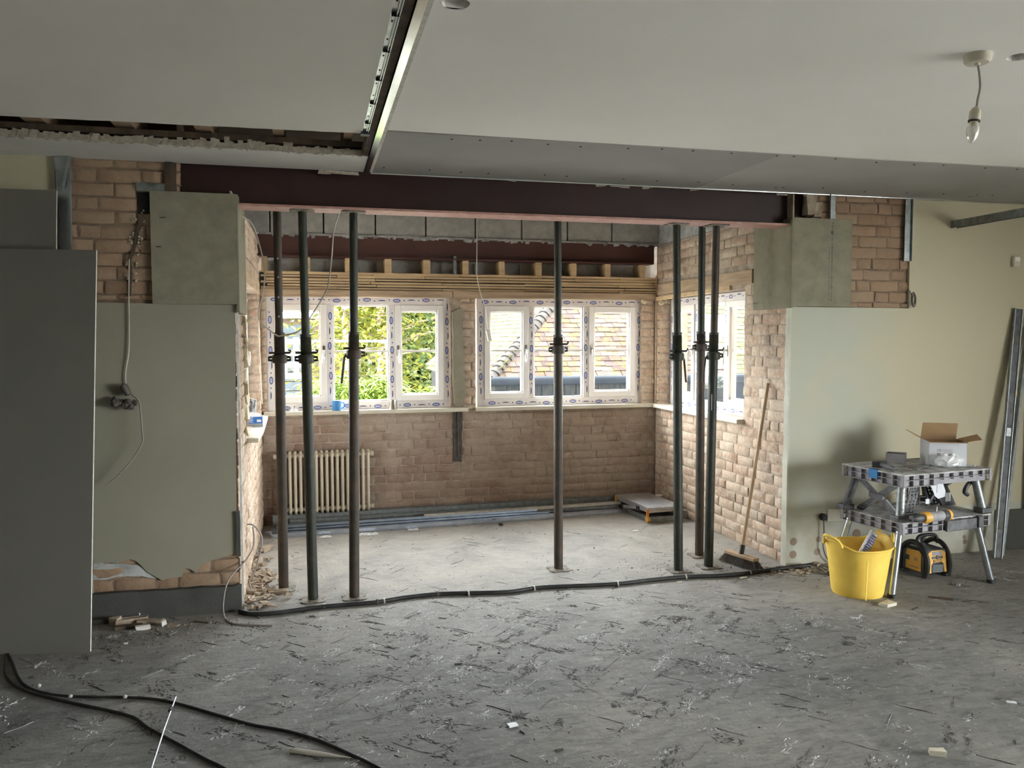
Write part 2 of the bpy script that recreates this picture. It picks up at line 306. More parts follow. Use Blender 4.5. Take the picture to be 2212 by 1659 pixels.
# ---------------------------------------------------------------- bricks
def brick_mesh(L, seed, H=0.0665, D=0.05):
    rr = random.Random(seed); vs = []; fs = []
    nx = 5 if L > 0.15 else 4; nz_ = 4
    for k in range(nz_):
        for i in range(nx):
            ux = [0, 0.06, 0.5, 0.94, 1][i] if nx == 5 else [0, 0.12, 0.88, 1][i]; uz = [0, 0.15, 0.85, 1][k]
            edge = i in (0, nx-1) or k in (0, nz_-1)
            vs.append((ux*L-L/2+rr.uniform(-.0035, .0035), (0.003+rr.uniform(0, .006)) if edge else rr.uniform(-.004, .003), uz*H-H/2+rr.uniform(-.0035, .0035)))
    for k in range(nz_-1):
        for i in range(nx-1):
            a = k*nx+i; fs.append((a, a+1, a+nx+1, a+nx))
    ring = [i for i in range(nx)]+[k*nx+nx-1 for k in range(1, nz_)]+[(nz_-1)*nx+i for i in range(nx-2, -1, -1)]+[k*nx for k in range(nz_-2, 0, -1)]
    o = len(vs)
    for i in ring: vs.append((vs[i][0], D, vs[i][2]))
    q = len(ring)
    for i in range(q): fs.append((ring[i], o+i, o+(i+1) % q, ring[(i+1) % q]))
    me = bpy.data.meshes.new('brick'); me.from_pydata(vs, [], fs); me.polygons.foreach_set('use_smooth', [True]*len(me.polygons)); me.set_sharp_from_angle(angle=R(50)); return me
_bk = {}
def brickset(matname):
    if matname not in _bk:
        S = [brick_mesh(0.215, 100+i) for i in range(7)]; Hd = [brick_mesh(0.1025, 200+i) for i in range(7)]
        for q in S+Hd: q.materials.append(mt[matname])
        _bk[matname] = (S, Hd)
    return _bk[matname]
CO = 0.0755
def bricks(parent, matname, org, ang, u0, u1, z0, z1, holes=(), seed=1, joined=False, proud=0.0, zoff=0.0, recess=0.0):
    """courses in the vertical plane through org whose u axis points along angle ang; outward normal is local -y"""
    S, Hd = brickset(matname); rr = random.Random(seed); d = Vector((math.cos(ang), math.sin(ang), 0)); nn = Vector((math.sin(ang), -math.cos(ang), 0))
    mb = MB(); cnt = 0; c0 = int((z0-zoff)/CO); c = c0
    while zoff+c*CO < z1-0.02:
        zc = zoff+c*CO+CO/2; u = u0-(0.0 if c % 2 else 0.075)-rr.uniform(0, .02); k = c
        while u < u1:
            L = 0.215 if (k % 2 == 0 or rr.random() < 0.25) else 0.1025; k += 1
            a, b_ = u, u+L; u += L+rr.uniform(.008, .013)
            a = max(a, u0); b_ = min(b_, u1); zz0, zz1 = max(zc-CO/2+.004, z0), min(zc+CO/2-.004, z1)
            segs = [(a, b_)]
            for h in holes:
                if zz1 > h[2]+.012 and zz0 < h[3]-.012:
                    ns = []
                    for (s0, s1) in segs:
                        if s1 <= h[0] or s0 >= h[1]: ns.append((s0, s1)); continue
                        if s0 < h[0]: ns.append((s0, h[0]))
                        if s1 > h[1]: ns.append((h[1], s1))
                    segs = ns
            for (s0, s1) in segs:
                if s1-s0 < 0.03: continue
                ln = s1-s0; big = ln > 0.15; me = rr.choice(S if big else Hd); q = 0.215 if big else 0.1025
                pos = org + d*((s0+s1)/2) + Vector((0, 0, (zz0+zz1)/2)) + nn*(proud+rr.uniform(-.003, .004)-recess)
                sc = (ln/q, 1, (zz1-zz0)/0.0675*rr.uniform(.97, 1.02)); rot = Euler((0, rr.uniform(-.012, .012), ang))
                if joined:
                    mb.add([v_.co for v_ in me.vertices], [tuple(p_.vertices) for p_ in me.polygons], Matrix.Translation(pos) @ rot.to_matrix().to_4x4() @ Matrix.Diagonal((*sc, 1)))
                else:
                    instance('brick', me, pos, rot, sc, parent); cnt += 1
        c += 1
    if joined: return tag(mb.build('brickwork', matname, parent, smooth=50), kind='stuff')
    return cnt
def wallbox(name, boxes, m, label=None):
    mb = MB()
    for a, b_ in boxes: mb.box(a, b_)
    return tag(mb.build(name, m), kind='structure')
# ================================================================ SETTING
# ---- floor
mb = MB(); mb.box((LX-.3, RY-.3, -0.15), (RX+.3, Yb+.3, 0)); floor = tag(mb.build('floor', 'floor'), kind='structure')
def herring():
    rr = random.Random(5); A = MB(); B = MB(); L, Wd = 0.30, 0.075; n_ = 0
    for i in range(-90, 110):
        for j in range(-26, 30):
            # zigzag grid at 45 degrees to the walls
            for s_ in (0, 1):
                if rr.random() > 0.42: continue
                cx = j*L*1.414+ (0 if s_ == 0 else L*.707); cy = i*Wd*1.414+(0 if s_ == 0 else .02)
                x0, y0 = cx-1.0, cy+2.2
                if not (-2.2 < x0 < 5.6 and 1.5 < y0 < 6.6): continue
                a = R(45 if s_ else -45)+rr.uniform(-.07, .07); ln = rr.uniform(.02, .17); dx, dy = math.cos(a), math.sin(a)
                tgt = A if rr.random() < 0.62 else B
                if y0 > 5 and rr.random() < .6: continue
                k = max(3, int(ln/.022)); wd = rr.uniform(.0004, .0014); o = len(tgt.v); px = -dy; py = dx; wob = 0
                for q in range(k+1):
                    t_ = q/k*ln; wob += rr.uniform(-.0035, .0035); ww = wd*rr.uniform(.3, 1.5)*(0.2 if q in (0, k) else 1); zz = rr.uniform(.0008, .003)
                    X_, Y_ = x0+dx*t_+px*wob, y0+dy*t_+py*wob
                    tgt.v += [(X_-px*ww, Y_-py*ww, -.001), (X_, Y_, zz), (X_+px*ww, Y_+py*ww, -.001)]
                for q in range(k):
                    b_ = o+q*3
                    for e in (0, 1): tgt.f.append((b_+e, b_+e+3, b_+e+4, b_+e+1)); tgt.mi.append(0)
    A.build('scoring_ridge', M('bitumen_ridge', (0.09, 0.085, 0.082), 0.9), floor)['kind'] = 'stuff'
    B.build('scoring_ridge', 'pale', floor)['kind'] = 'stuff'
herring()
def peel():
    rr = random.Random(15); A = MB(); B = MB()
    for q in range(620):
        x0, y0 = (rr.gauss(1.1, .9), rr.gauss(3.7, .45)) if q % 2 else (rr.uniform(-1.9, 4.6), rr.uniform(1.9, 4.7))
        if not (-1.9 < x0 < 4.6 and 1.7 < y0 < 5.6): continue
        a = R(rr.choice([45, -45]))+rr.uniform(-.12, .12); L = rr.uniform(.05, .26); W_ = rr.uniform(.012, .04); pale = rr.random() < .45
        for k in range(rr.randint(10, 34)):
            t_ = rr.uniform(0, L); o_ = rr.gauss(0, W_*.5); cx, cy = x0+math.cos(a)*t_-math.sin(a)*o_, y0+math.sin(a)*t_+math.cos(a)*o_
            l_ = rr.uniform(.004, .022)*(1 if pale else 1.3); w_ = rr.uniform(.0008, .004); an = a+rr.gauss(0, .5); n_ = rr.randint(5, 7); h_ = rr.uniform(.0006, .0026)
            ring = [(cx+math.cos(an)*math.cos(b_)*l_*rr.uniform(.6, 1.2)-math.sin(an)*math.sin(b_)*w_*rr.uniform(.5, 1.5), cy+math.sin(an)*math.cos(b_)*l_*rr.uniform(.6, 1.2)+math.cos(an)*math.sin(b_)*w_*rr.uniform(.5, 1.5), -.0004) for b_ in [2*math.pi*j/n_ for j in range(n_)]]
            (B if pale else A).add(ring+[(cx, cy, h_)], [(j, (j+1) % n_, n_) for j in range(n_)])
    A.build('bitumen_flake', bpy.data.materials['bitumen_ridge'], floor)['kind'] = 'stuff'; B.build('pale_flake', M('pale_flake', (.62, .62, .62), .8, c2=(.42, .42, .42), scale=30), floor)['kind'] = 'stuff'
peel()
def crumbs():
    rr = random.Random(9); D_ = MB(); P_ = MB()
    for q in range(2600):
        x_, y_ = rr.uniform(-2.2, 5.4), rr.uniform(1.8, 6.6)
        if q < 500: x_, y_ = rr.gauss(-.75, .35), min(4.7, rr.gauss(4.5, .16))
        elif q < 800: x_, y_ = rr.gauss(3.3, .3), rr.gauss(4.65, .08)
        elif q < 1000: x_, y_ = rr.gauss(2.5, .3), rr.gauss(4.95, .15)
        s_ = rr.uniform(.0015, .006)*(1.6 if rr.random() < .06 else 1); t_ = D_ if rr.random() < .6 else P_
        a = rr.uniform(0, 6); t_.add([(math.cos(a+k*2.1)*s_*rr.uniform(.6, 1.5), math.sin(a+k*2.1)*s_*rr.uniform(.6, 1.5), 0) for k in range(3)]+[(0, 0, s_*.9)], [(0, 1, 3), (1, 2, 3), (2, 0, 3)], Matrix.Translation((x_, y_, 0)))
    D_.build('grit', 'dark', floor)['kind'] = 'stuff'; P_.build('grit', 'rubble', floor)['kind'] = 'stuff'
crumbs()
# ---- ceiling: right painted board with two downlight holes, grey boards, left board, old lath strip
ceil = empty('ceiling', (0, 0, 0), kind='structure')
def panel_with_holes(mb, x0, x1, y0, y1, z0, z1, holes, cs=0.07):
    xs = sorted(set([x0, x1]+[h[0]-cs for h in holes]+[h[0]+cs for h in holes])); ys = sorted(set([y0, y1]+[h[1]-cs for h in holes]+[h[1]+cs for h in holes]))
    xs = [x for x in xs if x0 <= x <= x1]; ys = [y for y in ys if y0 <= y <= y1]
    for i in range(len(xs)-1):
        for j in range(len(ys)-1):
            a, b_, c_, d_ = xs[i], xs[i+1], ys[j], ys[j+1]; hit = None
            for h in holes:
                if a < h[0] < b_ and c_ < h[1] < d_: hit = h
            if not hit: mb.box((a, c_, z0), (b_, d_, z1)); continue
            n_ = 32; vs = []; fs = []
            for k in range(n_):
                an = 2*math.pi*k/n_; ca, sa = math.cos(an), math.sin(an); q = 1/max(abs(ca), abs(sa))
                X_ = hit[0]+ca*q*(b_-hit[0] if ca > 0 else hit[0]-a); Y_ = hit[1]+sa*q*(d_-hit[1] if sa > 0 else hit[1]-c_)
                rj = hit[2]*random.uniform(.975, 1.025)
                for z in (z0, z1): vs += [(X_, Y_, z), (hit[0]+ca*rj, hit[1]+sa*rj, z)]
            for k in range(n_):
                p_, q_ = 4*k, 4*((k+1) % n_); fs += [(p_, p_+1, q_+1, q_), (p_+3, p_+2, q_+2, q_+3), (p_+1, p_+3, q_+3, q_+1)]
            mb.add(vs, fs)
mb = MB(); H1, H2 = oz(985, 8, ZC), oz(2203, 123, ZC)
panel_with_holes(mb, 0.357, RX, RY, 3.835, ZC, ZC+.025, [(H1.x, H1.y, .041), (H2.x, H2.y, .041)], 0.06)
mb.build('painted_panel', 'ceil', ceil)
gx = 2.428; gy = 3.838
for a, b_, ya in ((0.357, gx-.002, 3.87), (gx+.001, RX, 3.825)):
    mb = MB(); mb.prism([(a, 3.845 if a < 1 else 3.827), (b_, 3.827 if a < 1 else 3.76), (b_, 4.775), (a, 4.775)], .0125, Matrix(((1, 0, 0, 0), (0, 0, 1, 0), (0, 1, 0, ZC-.004), (0, 0, 0, 1))))
    pb = mb.build('plasterboard', 'gboard' if a < 1 else 'gboard_lit', ceil)
    sc_ = MB(); px_ = [(976, 301), (1037, 303), (1105, 305), (1184, 312), (1254, 317), (1357, 321), (1430, 322), (1497, 326), (1580, 331), (1678, 337), (829, 362), (928, 367), (996, 372), (1055, 375), (1177, 378), (1224, 381), (1347, 387), (1419, 391), (1509, 394), (1583, 399), (1676, 406)] if a < 1 else \
        [(1715, 338), (1805, 343), (1893, 351), (1975, 356), (2038, 357), (2128, 363), (2197, 366), (1692, 405), (1778, 406), (1868, 414), (1959, 417), (2038, 419), (2095, 425), (2111, 421), (2144, 422)]
    for p_ in px_:
        q = oz(p_[0], p_[1], ZC-.005); sc_.lathe([(0.0001, -.0012), (.0062, -.0012), (.0065, .001)], 10, Matrix.Translation(q))
    tag(sc_.build('screw_head', 'black', pb), kind='stuff')
mb = MB(); mb.box((.345, 4.775, ZC-.010), (RX, 4.791, ZC-.002)); mb.tube([(.345, 4.782, ZC-.009), (RX, 4.782, ZC-.009)], .0075, 12); tag(mb.build('corner_bead', 'galvm', ceil, smooth=50), 'bright metal bead along the board edge above the steel beam')
mb = MB(); mb.box((LX, RY, ZC), (.245, 3.90, ZC+.0125))
mb.prism(jag([(LX, 3.90), (.245, 3.90), (.245, 3.925, 1), (-1.31, 3.99, 1), (LX, 4.08)], .06, .004, 3), .0125, Matrix(((1, 0, 0, 0), (0, 0, 1, 0), (0, 1, 0, ZC), (0, 0, 0, 1))))
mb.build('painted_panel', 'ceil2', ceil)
mb = MB(); mb.prism(jag([(LX, 4.815), (.31, 4.815), (.31, 4.403), (LX, 4.372)], .045, .010, 4), .030, Matrix(((1, 0, 0, 0), (0, 0, 1, 0), (0, 1, 0, ZC), (0, 0, 0, 1))))
mb.build('old_plaster_strip', 'oldceil', ceil)['label'] = 'strip of old pale plaster ceiling with a torn front edge'
mb = MB(); rr = random.Random(4)
for q in range(110):
    x_ = -2.2+q*.0225; yy = 4.372+(x_-LX)*.0079; s_ = abs(rr.gauss(0, .012)); mb.box((x_, yy-.004, ZC+.001), (x_+.024, yy+.02, ZC+.029+s_), jit=.0035)
tag(mb.build('torn_plaster_edge', 'torn', ceil), kind='stuff')
mb = MB(); mb.box((LX, 4.40, ZC+.045), (.30, 4.46, ZC+.075)); mb.build('lath_batten', 'dtimber', ceil)
rl = MB(); rl.mat('rail').box((.245, RY, ZC+.002), (.2475, 3.915, ZC+.03)).box((.2475, RY, ZC+.004), (.272, 3.90, ZC+.006)).box((.262, RY, ZC-.004), (.265, 3.9, ZC+.004)).box((.270, RY, ZC-.006), (.273, 3.9, ZC+.03))
rl.mat('black')
for k in range(26):
    y_ = 3.78-k*.155; rl.box((.252, y_, ZC+.0025), (.2575, y_+.011, ZC+.004))
    if k % 2 == 0: rl.box((.247, y_-.06, ZC-.006), (.275, y_-.054, ZC+.004))
rl.build('perforated_rail', parent=ceil); MB().box((.238, 3.885, ZC-.012), (.279, 3.93, ZC+.02)).build('rail_end_clip', 'tool_d', ceil)
MB().box((.2745, RY, ZC+.004), (.306, 4.44, ZC+.05)).build('timber_batten', 'dtimber', ceil)
MB().box((.307, RY, ZC-.006), (.339, 4.79, ZC+.004)).box((.307, RY, ZC-.006), (.309, 4.79, ZC+.04)).build('metal_channel', 'galvm', ceil)['label'] = 'shiny galvanised channel running towards the steel beam'
mb = MB(); mb.prism(jag([(.339, RY), (.3565, RY), (.3565, 4.79), (.339, 4.79, 1)], .10, .0015, 6), .02, Matrix(((1, 0, 0, 0), (0, 0, 1, 0), (0, 1, 0, ZC-.004), (0, 0, 0, 1)))); mb.build('board_edge', 'bedge', ceil)
for a, b_ in ((91, 130), (264, 302), (428, 460), (590, 613), (743, 762)):
    p0, p1 = oz(a, 290, ZC+.09), oz(b_, 290, ZC+.09); MB().box((p0.x, 3.6, ZC+.09), (max(p1.x, p0.x+.045), 4.79, ZC+.24)).build('joist', 'timber', ceil)
MB().box((LX, RY, ZC+.28), (RX, Yb+.3, ZC+.36)).build('floor_above', M('dark_boards', (0.05, 0.04, 0.03), 0.9), ceil)
# ---- room walls out of view (daylight comes through the glazed doors on the right)
wallbox('wall_left', [((LX-.2, RY-.2, 0), (LX, Yf+.3, 2.9))], 'plaster')
wallbox('wall_rear', [((LX-.2, RY-.2, 0), (RX+.2, RY, 2.9))], 'plaster')
wallbox('wall_right', [((RX, RY, 0), (RX+.2, -1.7, 2.9)), ((RX, 1.7, 0), (RX+.2, Yf+.3, 2.9)), ((RX, -1.7, 2.2), (RX+.2, 1.7, 2.9))], 'cream')
dr = empty('door_1', (RX+.1, 0, 0), kind='structure')
for k in range(4):
    y0 = -1.7+k*.85; fm = MB()
    fm.box((-.03, y0, 0), (.03, y0+.06, 2.2)).box((-.03, y0+.79, 0), (.03, y0+.85, 2.2)).box((-.03, y0, 0), (.03, y0+.85, .08)).box((-.03, y0, 2.12), (.03, y0+.85, 2.2))
    fo = fm.build('door_leaf', 'upvc', dr); MB().box((-.003, y0+.06, .08), (.003, y0+.79, 2.12)).build('pane', 'glass', fo)
# ---- front wall, left of the opening
wl = empty('wall_front_left', kind='structure')
MB().box((LX, Yf+.016, 0), (XL-.03, Yf+.3, ZB-.002)).box((LX, Yf+.016, ZB-.002), (-.71, Yf+.3, 2.80)).build('masonry', 'mortarF', wl)
hq0, hq1 = oy(297, 462), oy(327, 415)
MB().box((hq0.x, Yf+.008, hq0.z), (hq1.x+.02, Yf+.0155, hq1.z), jit=.006).build('socket_hole', 'black', wl)
bricks(wl, 'brickF', Vector((0, Yf+.010, 0)), 0, -1.36, -.70, 1.78, ZC, [(hq0.x, hq1.x+.02, hq0.z+.01, hq1.z-.01)], seed=3)
bricks(wl, 'brickF', Vector((0, Yf+.010, 0)), 0, -1.35, XL-.01, .145, .46, [], seed=5)
def crop7(x_, y_): p_ = oy(180+x_/3.77, 960+y_/3.77); return (p_.x, p_.z)
edge = [crop7(*p_) for p_ in ((1245, 880), (1180, 905), (1100, 930), (1040, 945), (960, 985), (920, 1050), (895, 1030), (860, 1012), (825, 1012), (800, 1078), (700, 1090), (640, 1108), (600, 1085), (520, 1040), (470, 985), (430, 950), (380, 935), (330, 950), (290, 968), (180, 958), (80, 975))]
poly = [(-2.6, 0.0)]+[(-2.6, 1.768)]+[(-1.33, 1.766), (-.86, 1.762)]+[(-.428, 1.758), (XL-.004, 1.758)]+edge+[(-1.20, .36), (-1.2, 0.0)]
MB().prism(poly, .016, Matrix.Translation((0, Yf, 0))).build('plaster', 'plaster', wl)['label'] = 'grey-green plaster with a broken bottom edge'
MB().prism(jag([(LX, 1.77), (LX, 2.539), (-1.316, 2.539, 1), (-1.334, 1.77)], .09, .004, 8), .016, Matrix.Translation((0, Yf, 0))).build('plaster', 'cream', wl)['label'] = 'cream painted plaster in the top left corner'
ww = [crop7(*p_) for p_ in ((80, 970), (300, 975), (440, 985), (590, 1095), (480, 1075), (300, 1080), (190, 1105), (80, 1110))]
MB().prism(jag([(*p_, 1) for p_ in ww], .03, .004, 2), .012, Matrix.Translation((0, Yf+.006, 0))).build('exposed_render', 'chalk', wl)
MB().prism(jag([(-2.6, 0), (-2.6, .158), (-1.16, .158, 1), (XL+.0, .150), (XL+.0, 0.0)], .05, .003, 5), .045, Matrix.Translation((0, Yf-.028, 0))).build('plinth', 'plinth', wl)['label'] = 'dark cement plinth at the foot of the left wall'
# chased groove with broken plaster by the left brick patch
gp = [(303, 462), (300, 480), (289, 500), (291, 520), (282, 545), (277, 565), (280, 590), (277, 615), (276, 640), (281, 640), (284, 612), (286, 590), (283, 566), (291, 545), (298, 520), (300, 500), (309, 480), (312, 462)]
MB().prism(jag([(oy(*p_).x, oy(*p_).z, 1) for p_ in gp], .012, .003, 4), .009, Matrix.Translation((0, Yf+.001, 0))).build('wall_chase', 'dtimber', wl)
mb = MB(); rr = random.Random(12)
for k in range(46):
    t_ = rr.random(); p_ = oy(302-26*t_+rr.choice([-9, 10])+rr.uniform(-4, 4), 445+185*t_); s_ = rr.uniform(.003, .010); mb.lathe([(.0005, -s_), (s_, -s_*.4), (s_*.9, s_*.5), (.0005, s_)], 6, T(p_.x, Yf+.006, p_.z, rr.random()*3, rr.random()*3))
tag(mb.build('loose_mortar', 'torn', wl), kind='stuff')
# ---- front wall, right of the opening
wr = empty('wall_front_right', kind='structure')
MB().box((XR+.03, Yf+.022, 0), (RX+.1, Yf+.3, ZB-.002)).box((3.295, Yf+.022, ZB-.002), (RX+.1, Yf+.3, 2.80)).build('masonry', 'mortarF', wr)
bricks(wr, 'brickF', Vector((0, Yf+.014, 0)), 0, XR+.2, 4.075, 1.775, ZC, [(XR, 3.35, 2.32, 2.7)], seed=21)
mb = MB(); mb.prism([(4.068, 1.772), (4.06, 2.541), (RX, 2.541), (RX, .35), (XR, .35), (XR, 1.776)], .02, Matrix.Translation((0, Yf, 0))); pl = mb.build('plaster', 'cream', wr)
m, n, b = newmat('plaster_fading_to_cream'); b.inputs['Roughness'].default_value = 0.78; v = posn(n)
sx = n.nodes.new('ShaderNodeSeparateXYZ'); n.links.new(v, sx.inputs[0]); mr = n.nodes.new('ShaderNodeMapRange'); mr.inputs[1].default_value = 3.7; mr.inputs[2].default_value = 4.35; n.links.new(sx.outputs[0], mr.inputs[0])
ad = n.nodes.new('ShaderNodeMath'); n.links.new(mr.outputs[0], ad.inputs[0]); n.links.new(noi(n, v, 2.5), ad.inputs[1]); ad.operation = 'ADD'
n.links.new(ramp(n, ad.outputs[0], (0.45, (0.475, 0.475, 0.39)), (1.0, (0.54, 0.485, 0.34))), b.inputs['Base Color']); bumpn(n, b, noi(n, v, 22, 4), 0.2, .002)
pl.data.materials[0] = m
mb = MB(); mb.box((XR, Yf-.0005, 0.0), (RX, Yf+.02, .352)); mb.build('low_plaster_band', M('patched_band', (0.53, 0.54, 0.47), 0.85, c2=(0.40, 0.37, 0.29), scale=3.5, bump=0.3, bs=25), wr)
sp = MB()
for px_, py_, r_ in ((1714, 1170, 9), (1713, 1198, 9), (1768, 1165, 7), (1765, 1192, 8), (1850, 1153, 11), (2083, 1160, 5), (2084, 1170, 6), (2012, 1165, 4)):
    p_ = oy(px_, py_, Yf); sp.lathe([(.0001, 0), (r_/330, 0), (r_/330*1.02, .002)], 14, Matrix.Translation((p_.x, Yf-.0015, p_.z)) @ Euler((R(90), 0, 0)).to_matrix().to_4x4() @ Matrix.Diagonal((1, 1, -1, 1)))
tag(sp.build('filler_spot', M('brown_filler', (0.33, 0.25, 0.18), 0.9), wr), kind='stuff')
MB().prism(jag([(4.855, 0), (4.85, 0.3, 1), (4.843, 1.0, 1), (4.835, 1.77), (4.792, 1.777), (4.792, 0)], .05, .006, 9), .014, Matrix(((0, 1, 0, XR-.012), (1, 0, 0, 0), (0, 0, 1, 0), (0, 0, 0, 1)))).build('plaster_return', M('pale_plaster_edge', (0.62, 0.61, 0.51), 0.8), wr)
# ---- alcove walls
wb = empty('wall_back', kind='structure'); wsr = empty('wall_alcove_right', kind='structure'); wsl = empty('wall_alcove_left', kind='structure')
SZ, HZ = 0.935, 1.935                     # sill and head of the openings
WA0, WA1, WB0, WB1 = -.375, 1.185, 1.41, 3.00
mb = MB(); yb0, yb1 = Yb+.012, Yb+.3
mb.box((XL-.3, yb0, 0), (XR+.3, yb1, SZ)).box((XL-.3, yb0, SZ), (WA0, yb1, HZ)).box((WA1, yb0, SZ), (WB0, yb1, HZ)).box((WB1, yb0, SZ), (XR+.3, yb1, HZ)).box((XL-.3, yb0+.02, HZ), (XR+.3, yb1, 2.12))
mb.build('masonry', 'mortar', wb)
MB().box((XL-.3, Yb+.16, 2.10), (XR+.3, Yb+.3, 2.86)).build('masonry', 'block', wb)
bricks(wb, 'brickB', Vector((0, Yb+.004, 0)), 0, XL, XR, 0, SZ-.01, [(1.20, 1.29, .48, .95)], seed=31)
bricks(wb, 'brickR', Vector((0, Yb+.004, 0)), 0, WA1+.09, WB0, SZ, 1.93, [], seed=33)
bricks(wb, 'brickR', Vector((0, Yb+.004, 0)), 0, WB1, XR, SZ, HZ, [], seed=34)
bricks(wb, 'brickR', Vector((0, Yb+.004, 0)), 0, XL, WA0, SZ, HZ, [], seed=35)
MB().prism(jag([(1.215, .985, 1), (1.20, 1.20, 1), (1.20, 1.80, 1), (1.29, 1.84, 1), (1.295, 1.3, 1), (1.315, 1.1, 1), (1.28, .98, 1), (1.245, .955, 1)], .04, .005, 3), .02, Matrix.Translation((0, Yb-.022, 0))).build('plaster_strip', 'cement', wb)['label'] = 'strip of old plaster left between the two windows'
MB().prism(jag([(1.205, .47, 1), (1.205, .95), (1.285, .95, 1), (1.280, .47, 1)], .03, .005, 5), .01, Matrix.Translation((0, Yb-.004, 0))).build('damp_chase', 'damp', wb)
tb = MB(); tb.tube([(1.245, Yb-.012, .95), (1.246, Yb-.012, .52)], .008, 8); tb.build('conduit', 'damp', wb)
# right alcove wall
mb = MB(); X0, X1 = XR+.012, XR+.3; OY0, OY1 = 5.41, 6.93
mb.box((X0, Yf+.3, 0), (X1, yb0, SZ)).box((X0, Yf+.3, SZ), (X1, OY0, HZ)).box((X0, OY1, SZ), (X1, yb0, HZ)).box((X0, Yf+.3, HZ), (X1, yb0, 2.43)).box((XR+.03, Yf+.3, 2.43), (X1, yb1, 2.86))
mb.box((X0, Yf+.02, 0), (X0+.01, Yf+.31, 2.86)); mb.build('masonry', 'mortar', wsr)
og = Vector((XR+.004, Yb, 0))
bricks(wsr, 'brickR', og, R(-90), 0, Yb-Yf-.02, 0, 2.43, [(Yb-OY1, Yb-OY0, SZ, 2.075), (Yb-5.43-1.5, Yb-5.28, 1.96, 2.075), (Yb-5.27, Yb-Yf, 1.80, 2.9)], seed=41)
bricks(wsr, 'brickR', Vector((XR, OY1-.004, 0)), 0, 0, .12, SZ, HZ, [], seed=44)
MB().bar((XR+.045, 5.29, 2.02), (XR+.045, Yb, 2.02), .10, .105).build('lintel_timber', 'timber', wsr, bev=.004)
MB().bar((XR-.004, 5.60, 1.955), (XR-.004, Yb, 1.935), .02, .035).build('head_batten', 'lath', wsr)
MB().box((XR-.01, Yb-.035, SZ), (XR+.004, Yb-.002, 2.15)).build('corner_batten', 'timber', wsr)
MB().box((XR+.016, 5.0, 2.435), (XR+.03, Yb+.02, 2.86)).build('grey_lining_board', 'chalk', wsr)
MB().box((XR-.02, 6.3, 0), (XR+.004, Yb, .07)).build('skirting', M('dusty_skirting', (0.40, 0.36, 0.32), 0.8), wsr)
# left alcove wall
mb = MB(); X0, X1 = XL-.3, XL-.012
mb.box((X0, Yf+.3, 0), (X1, yb0, SZ)).box((X0, Yf+.3, SZ), (X1, OY0, HZ)).box((X0, 6.86, SZ), (X1, yb0, HZ)).box((X0, Yf+.3, HZ), (X1, yb0, 2.40)).box((X1-.01, Yf+.02, 0), (X1, Yf+.31, 2.4)); mb.box((X0, Yf+.3, 2.4), (XL-.16, yb1, 2.86)); mb.build('masonry', 'mortar', wsl)
bricks(wsl, 'brickR', Vector((XL-.004, Yf, 0)), R(90), .02, Yb-Yf, 0, 2.38, [(OY0-Yf, 6.86-Yf, SZ, 2.05), (0, .47, 1.71, 2.5)], seed=51, joined=True)
bricks(wsl, 'brickR', Vector((XL-.12, 6.856, 0)), 0, 0, .12, SZ, HZ, [], seed=54)
MB().bar((XL-.05, 5.2, 1.985), (XL-.05, 6.9, 1.985), .11, .10).build('lintel_timber', 'timber', wsl, bev=.004)
MB().prism(jag([(4.795, 0), (4.81, 0.2, 1), (4.815, .8, 1), (4.812, 1.7), (4.795, 1.755)], .05, .004, 19), .012, Matrix(((0, 1, 0, XL), (1, 0, 0, 0), (0, 0, 1, 0), (0, 0, 0, 1)))).build('plaster_return', 'bedge', wsl)
mb = MB(); rr = random.Random(3)
for k in range(34):
    z_ = .95+rr.uniform(0, 1.0); y_ = OY0-.02+rr.uniform(-.1, .02); s_ = rr.uniform(.01, .03); mb.box((XL-.01, y_-s_, z_-s_*1.5), (XL+.012, y_+s_*.6, z_+s_*1.5), jit=.01)
tag(mb.build('expanding_foam', 'foam', wsl), kind='stuff')
# ---- upper back of the alcove: blocks, steel beam, joist ends, laths, head plate
BZ = oy(980, 514, Yb-.02).z
bx = [oy(p_, 490, Yb-.02).x for p_ in (470, 583, 699, 811, 920, 1027, 1127, 1226, 1322)]+[XR+.02]
for i in range(9):
    o_ = MB().box((bx[i]+.006, Yb-.02, BZ+.002), (bx[i+1]-.006, Yb+.09, BZ+.212)).build('concrete_block', 'block', wb, bev=.004)
MB().box((XL, Yb+.03, BZ), (XR, Yb+.06, 2.86)).build('dark_gap_backing', 'black', wb); MB().box((XL, Yb-.03, BZ-.014), (XR, Yb+.06, BZ+.002)).build('mortar_bed', 'chalk', wb)
mb = MB(); rr = random.Random(8)
for k in range(60):
    x_ = XL+.05+rr.random()*3.4; s_ = rr.uniform(.008, .03); mb.box((x_-s_, Yb-.034, BZ-.014-rr.uniform(.004, .022)), (x_+s_, Yb-.01, BZ-.008), jit=.006)
tag(mb.build('mortar_squeeze', 'chalk', wb), kind='stuff')
for i in range(9):
    MB().box((bx[i]+.02, Yb+.13, 2.10), (bx[i+1]-.02, Yb+.16, 2.24)).build('concrete_block', 'block', wb)
bz0 = oy(980, 562, Yb-.02).z
bb = empty('steel_beam', (1.3, Yb, bz0), label='thin dark red steel beam across the back wall under grey blocks', cat='beam')
MB().box((XL-1.32, -.015, .008), (XR-1.33, .0, BZ-bz0-.014)).build('web', 'redsteel2', bb); MB().box((XL-1.32, -.06, -.002), (XR-1.35, .09, .009)).build('bottom_flange', 'redsteel2', bb)
jz0 = oy(980, 593, Yb-.01).z
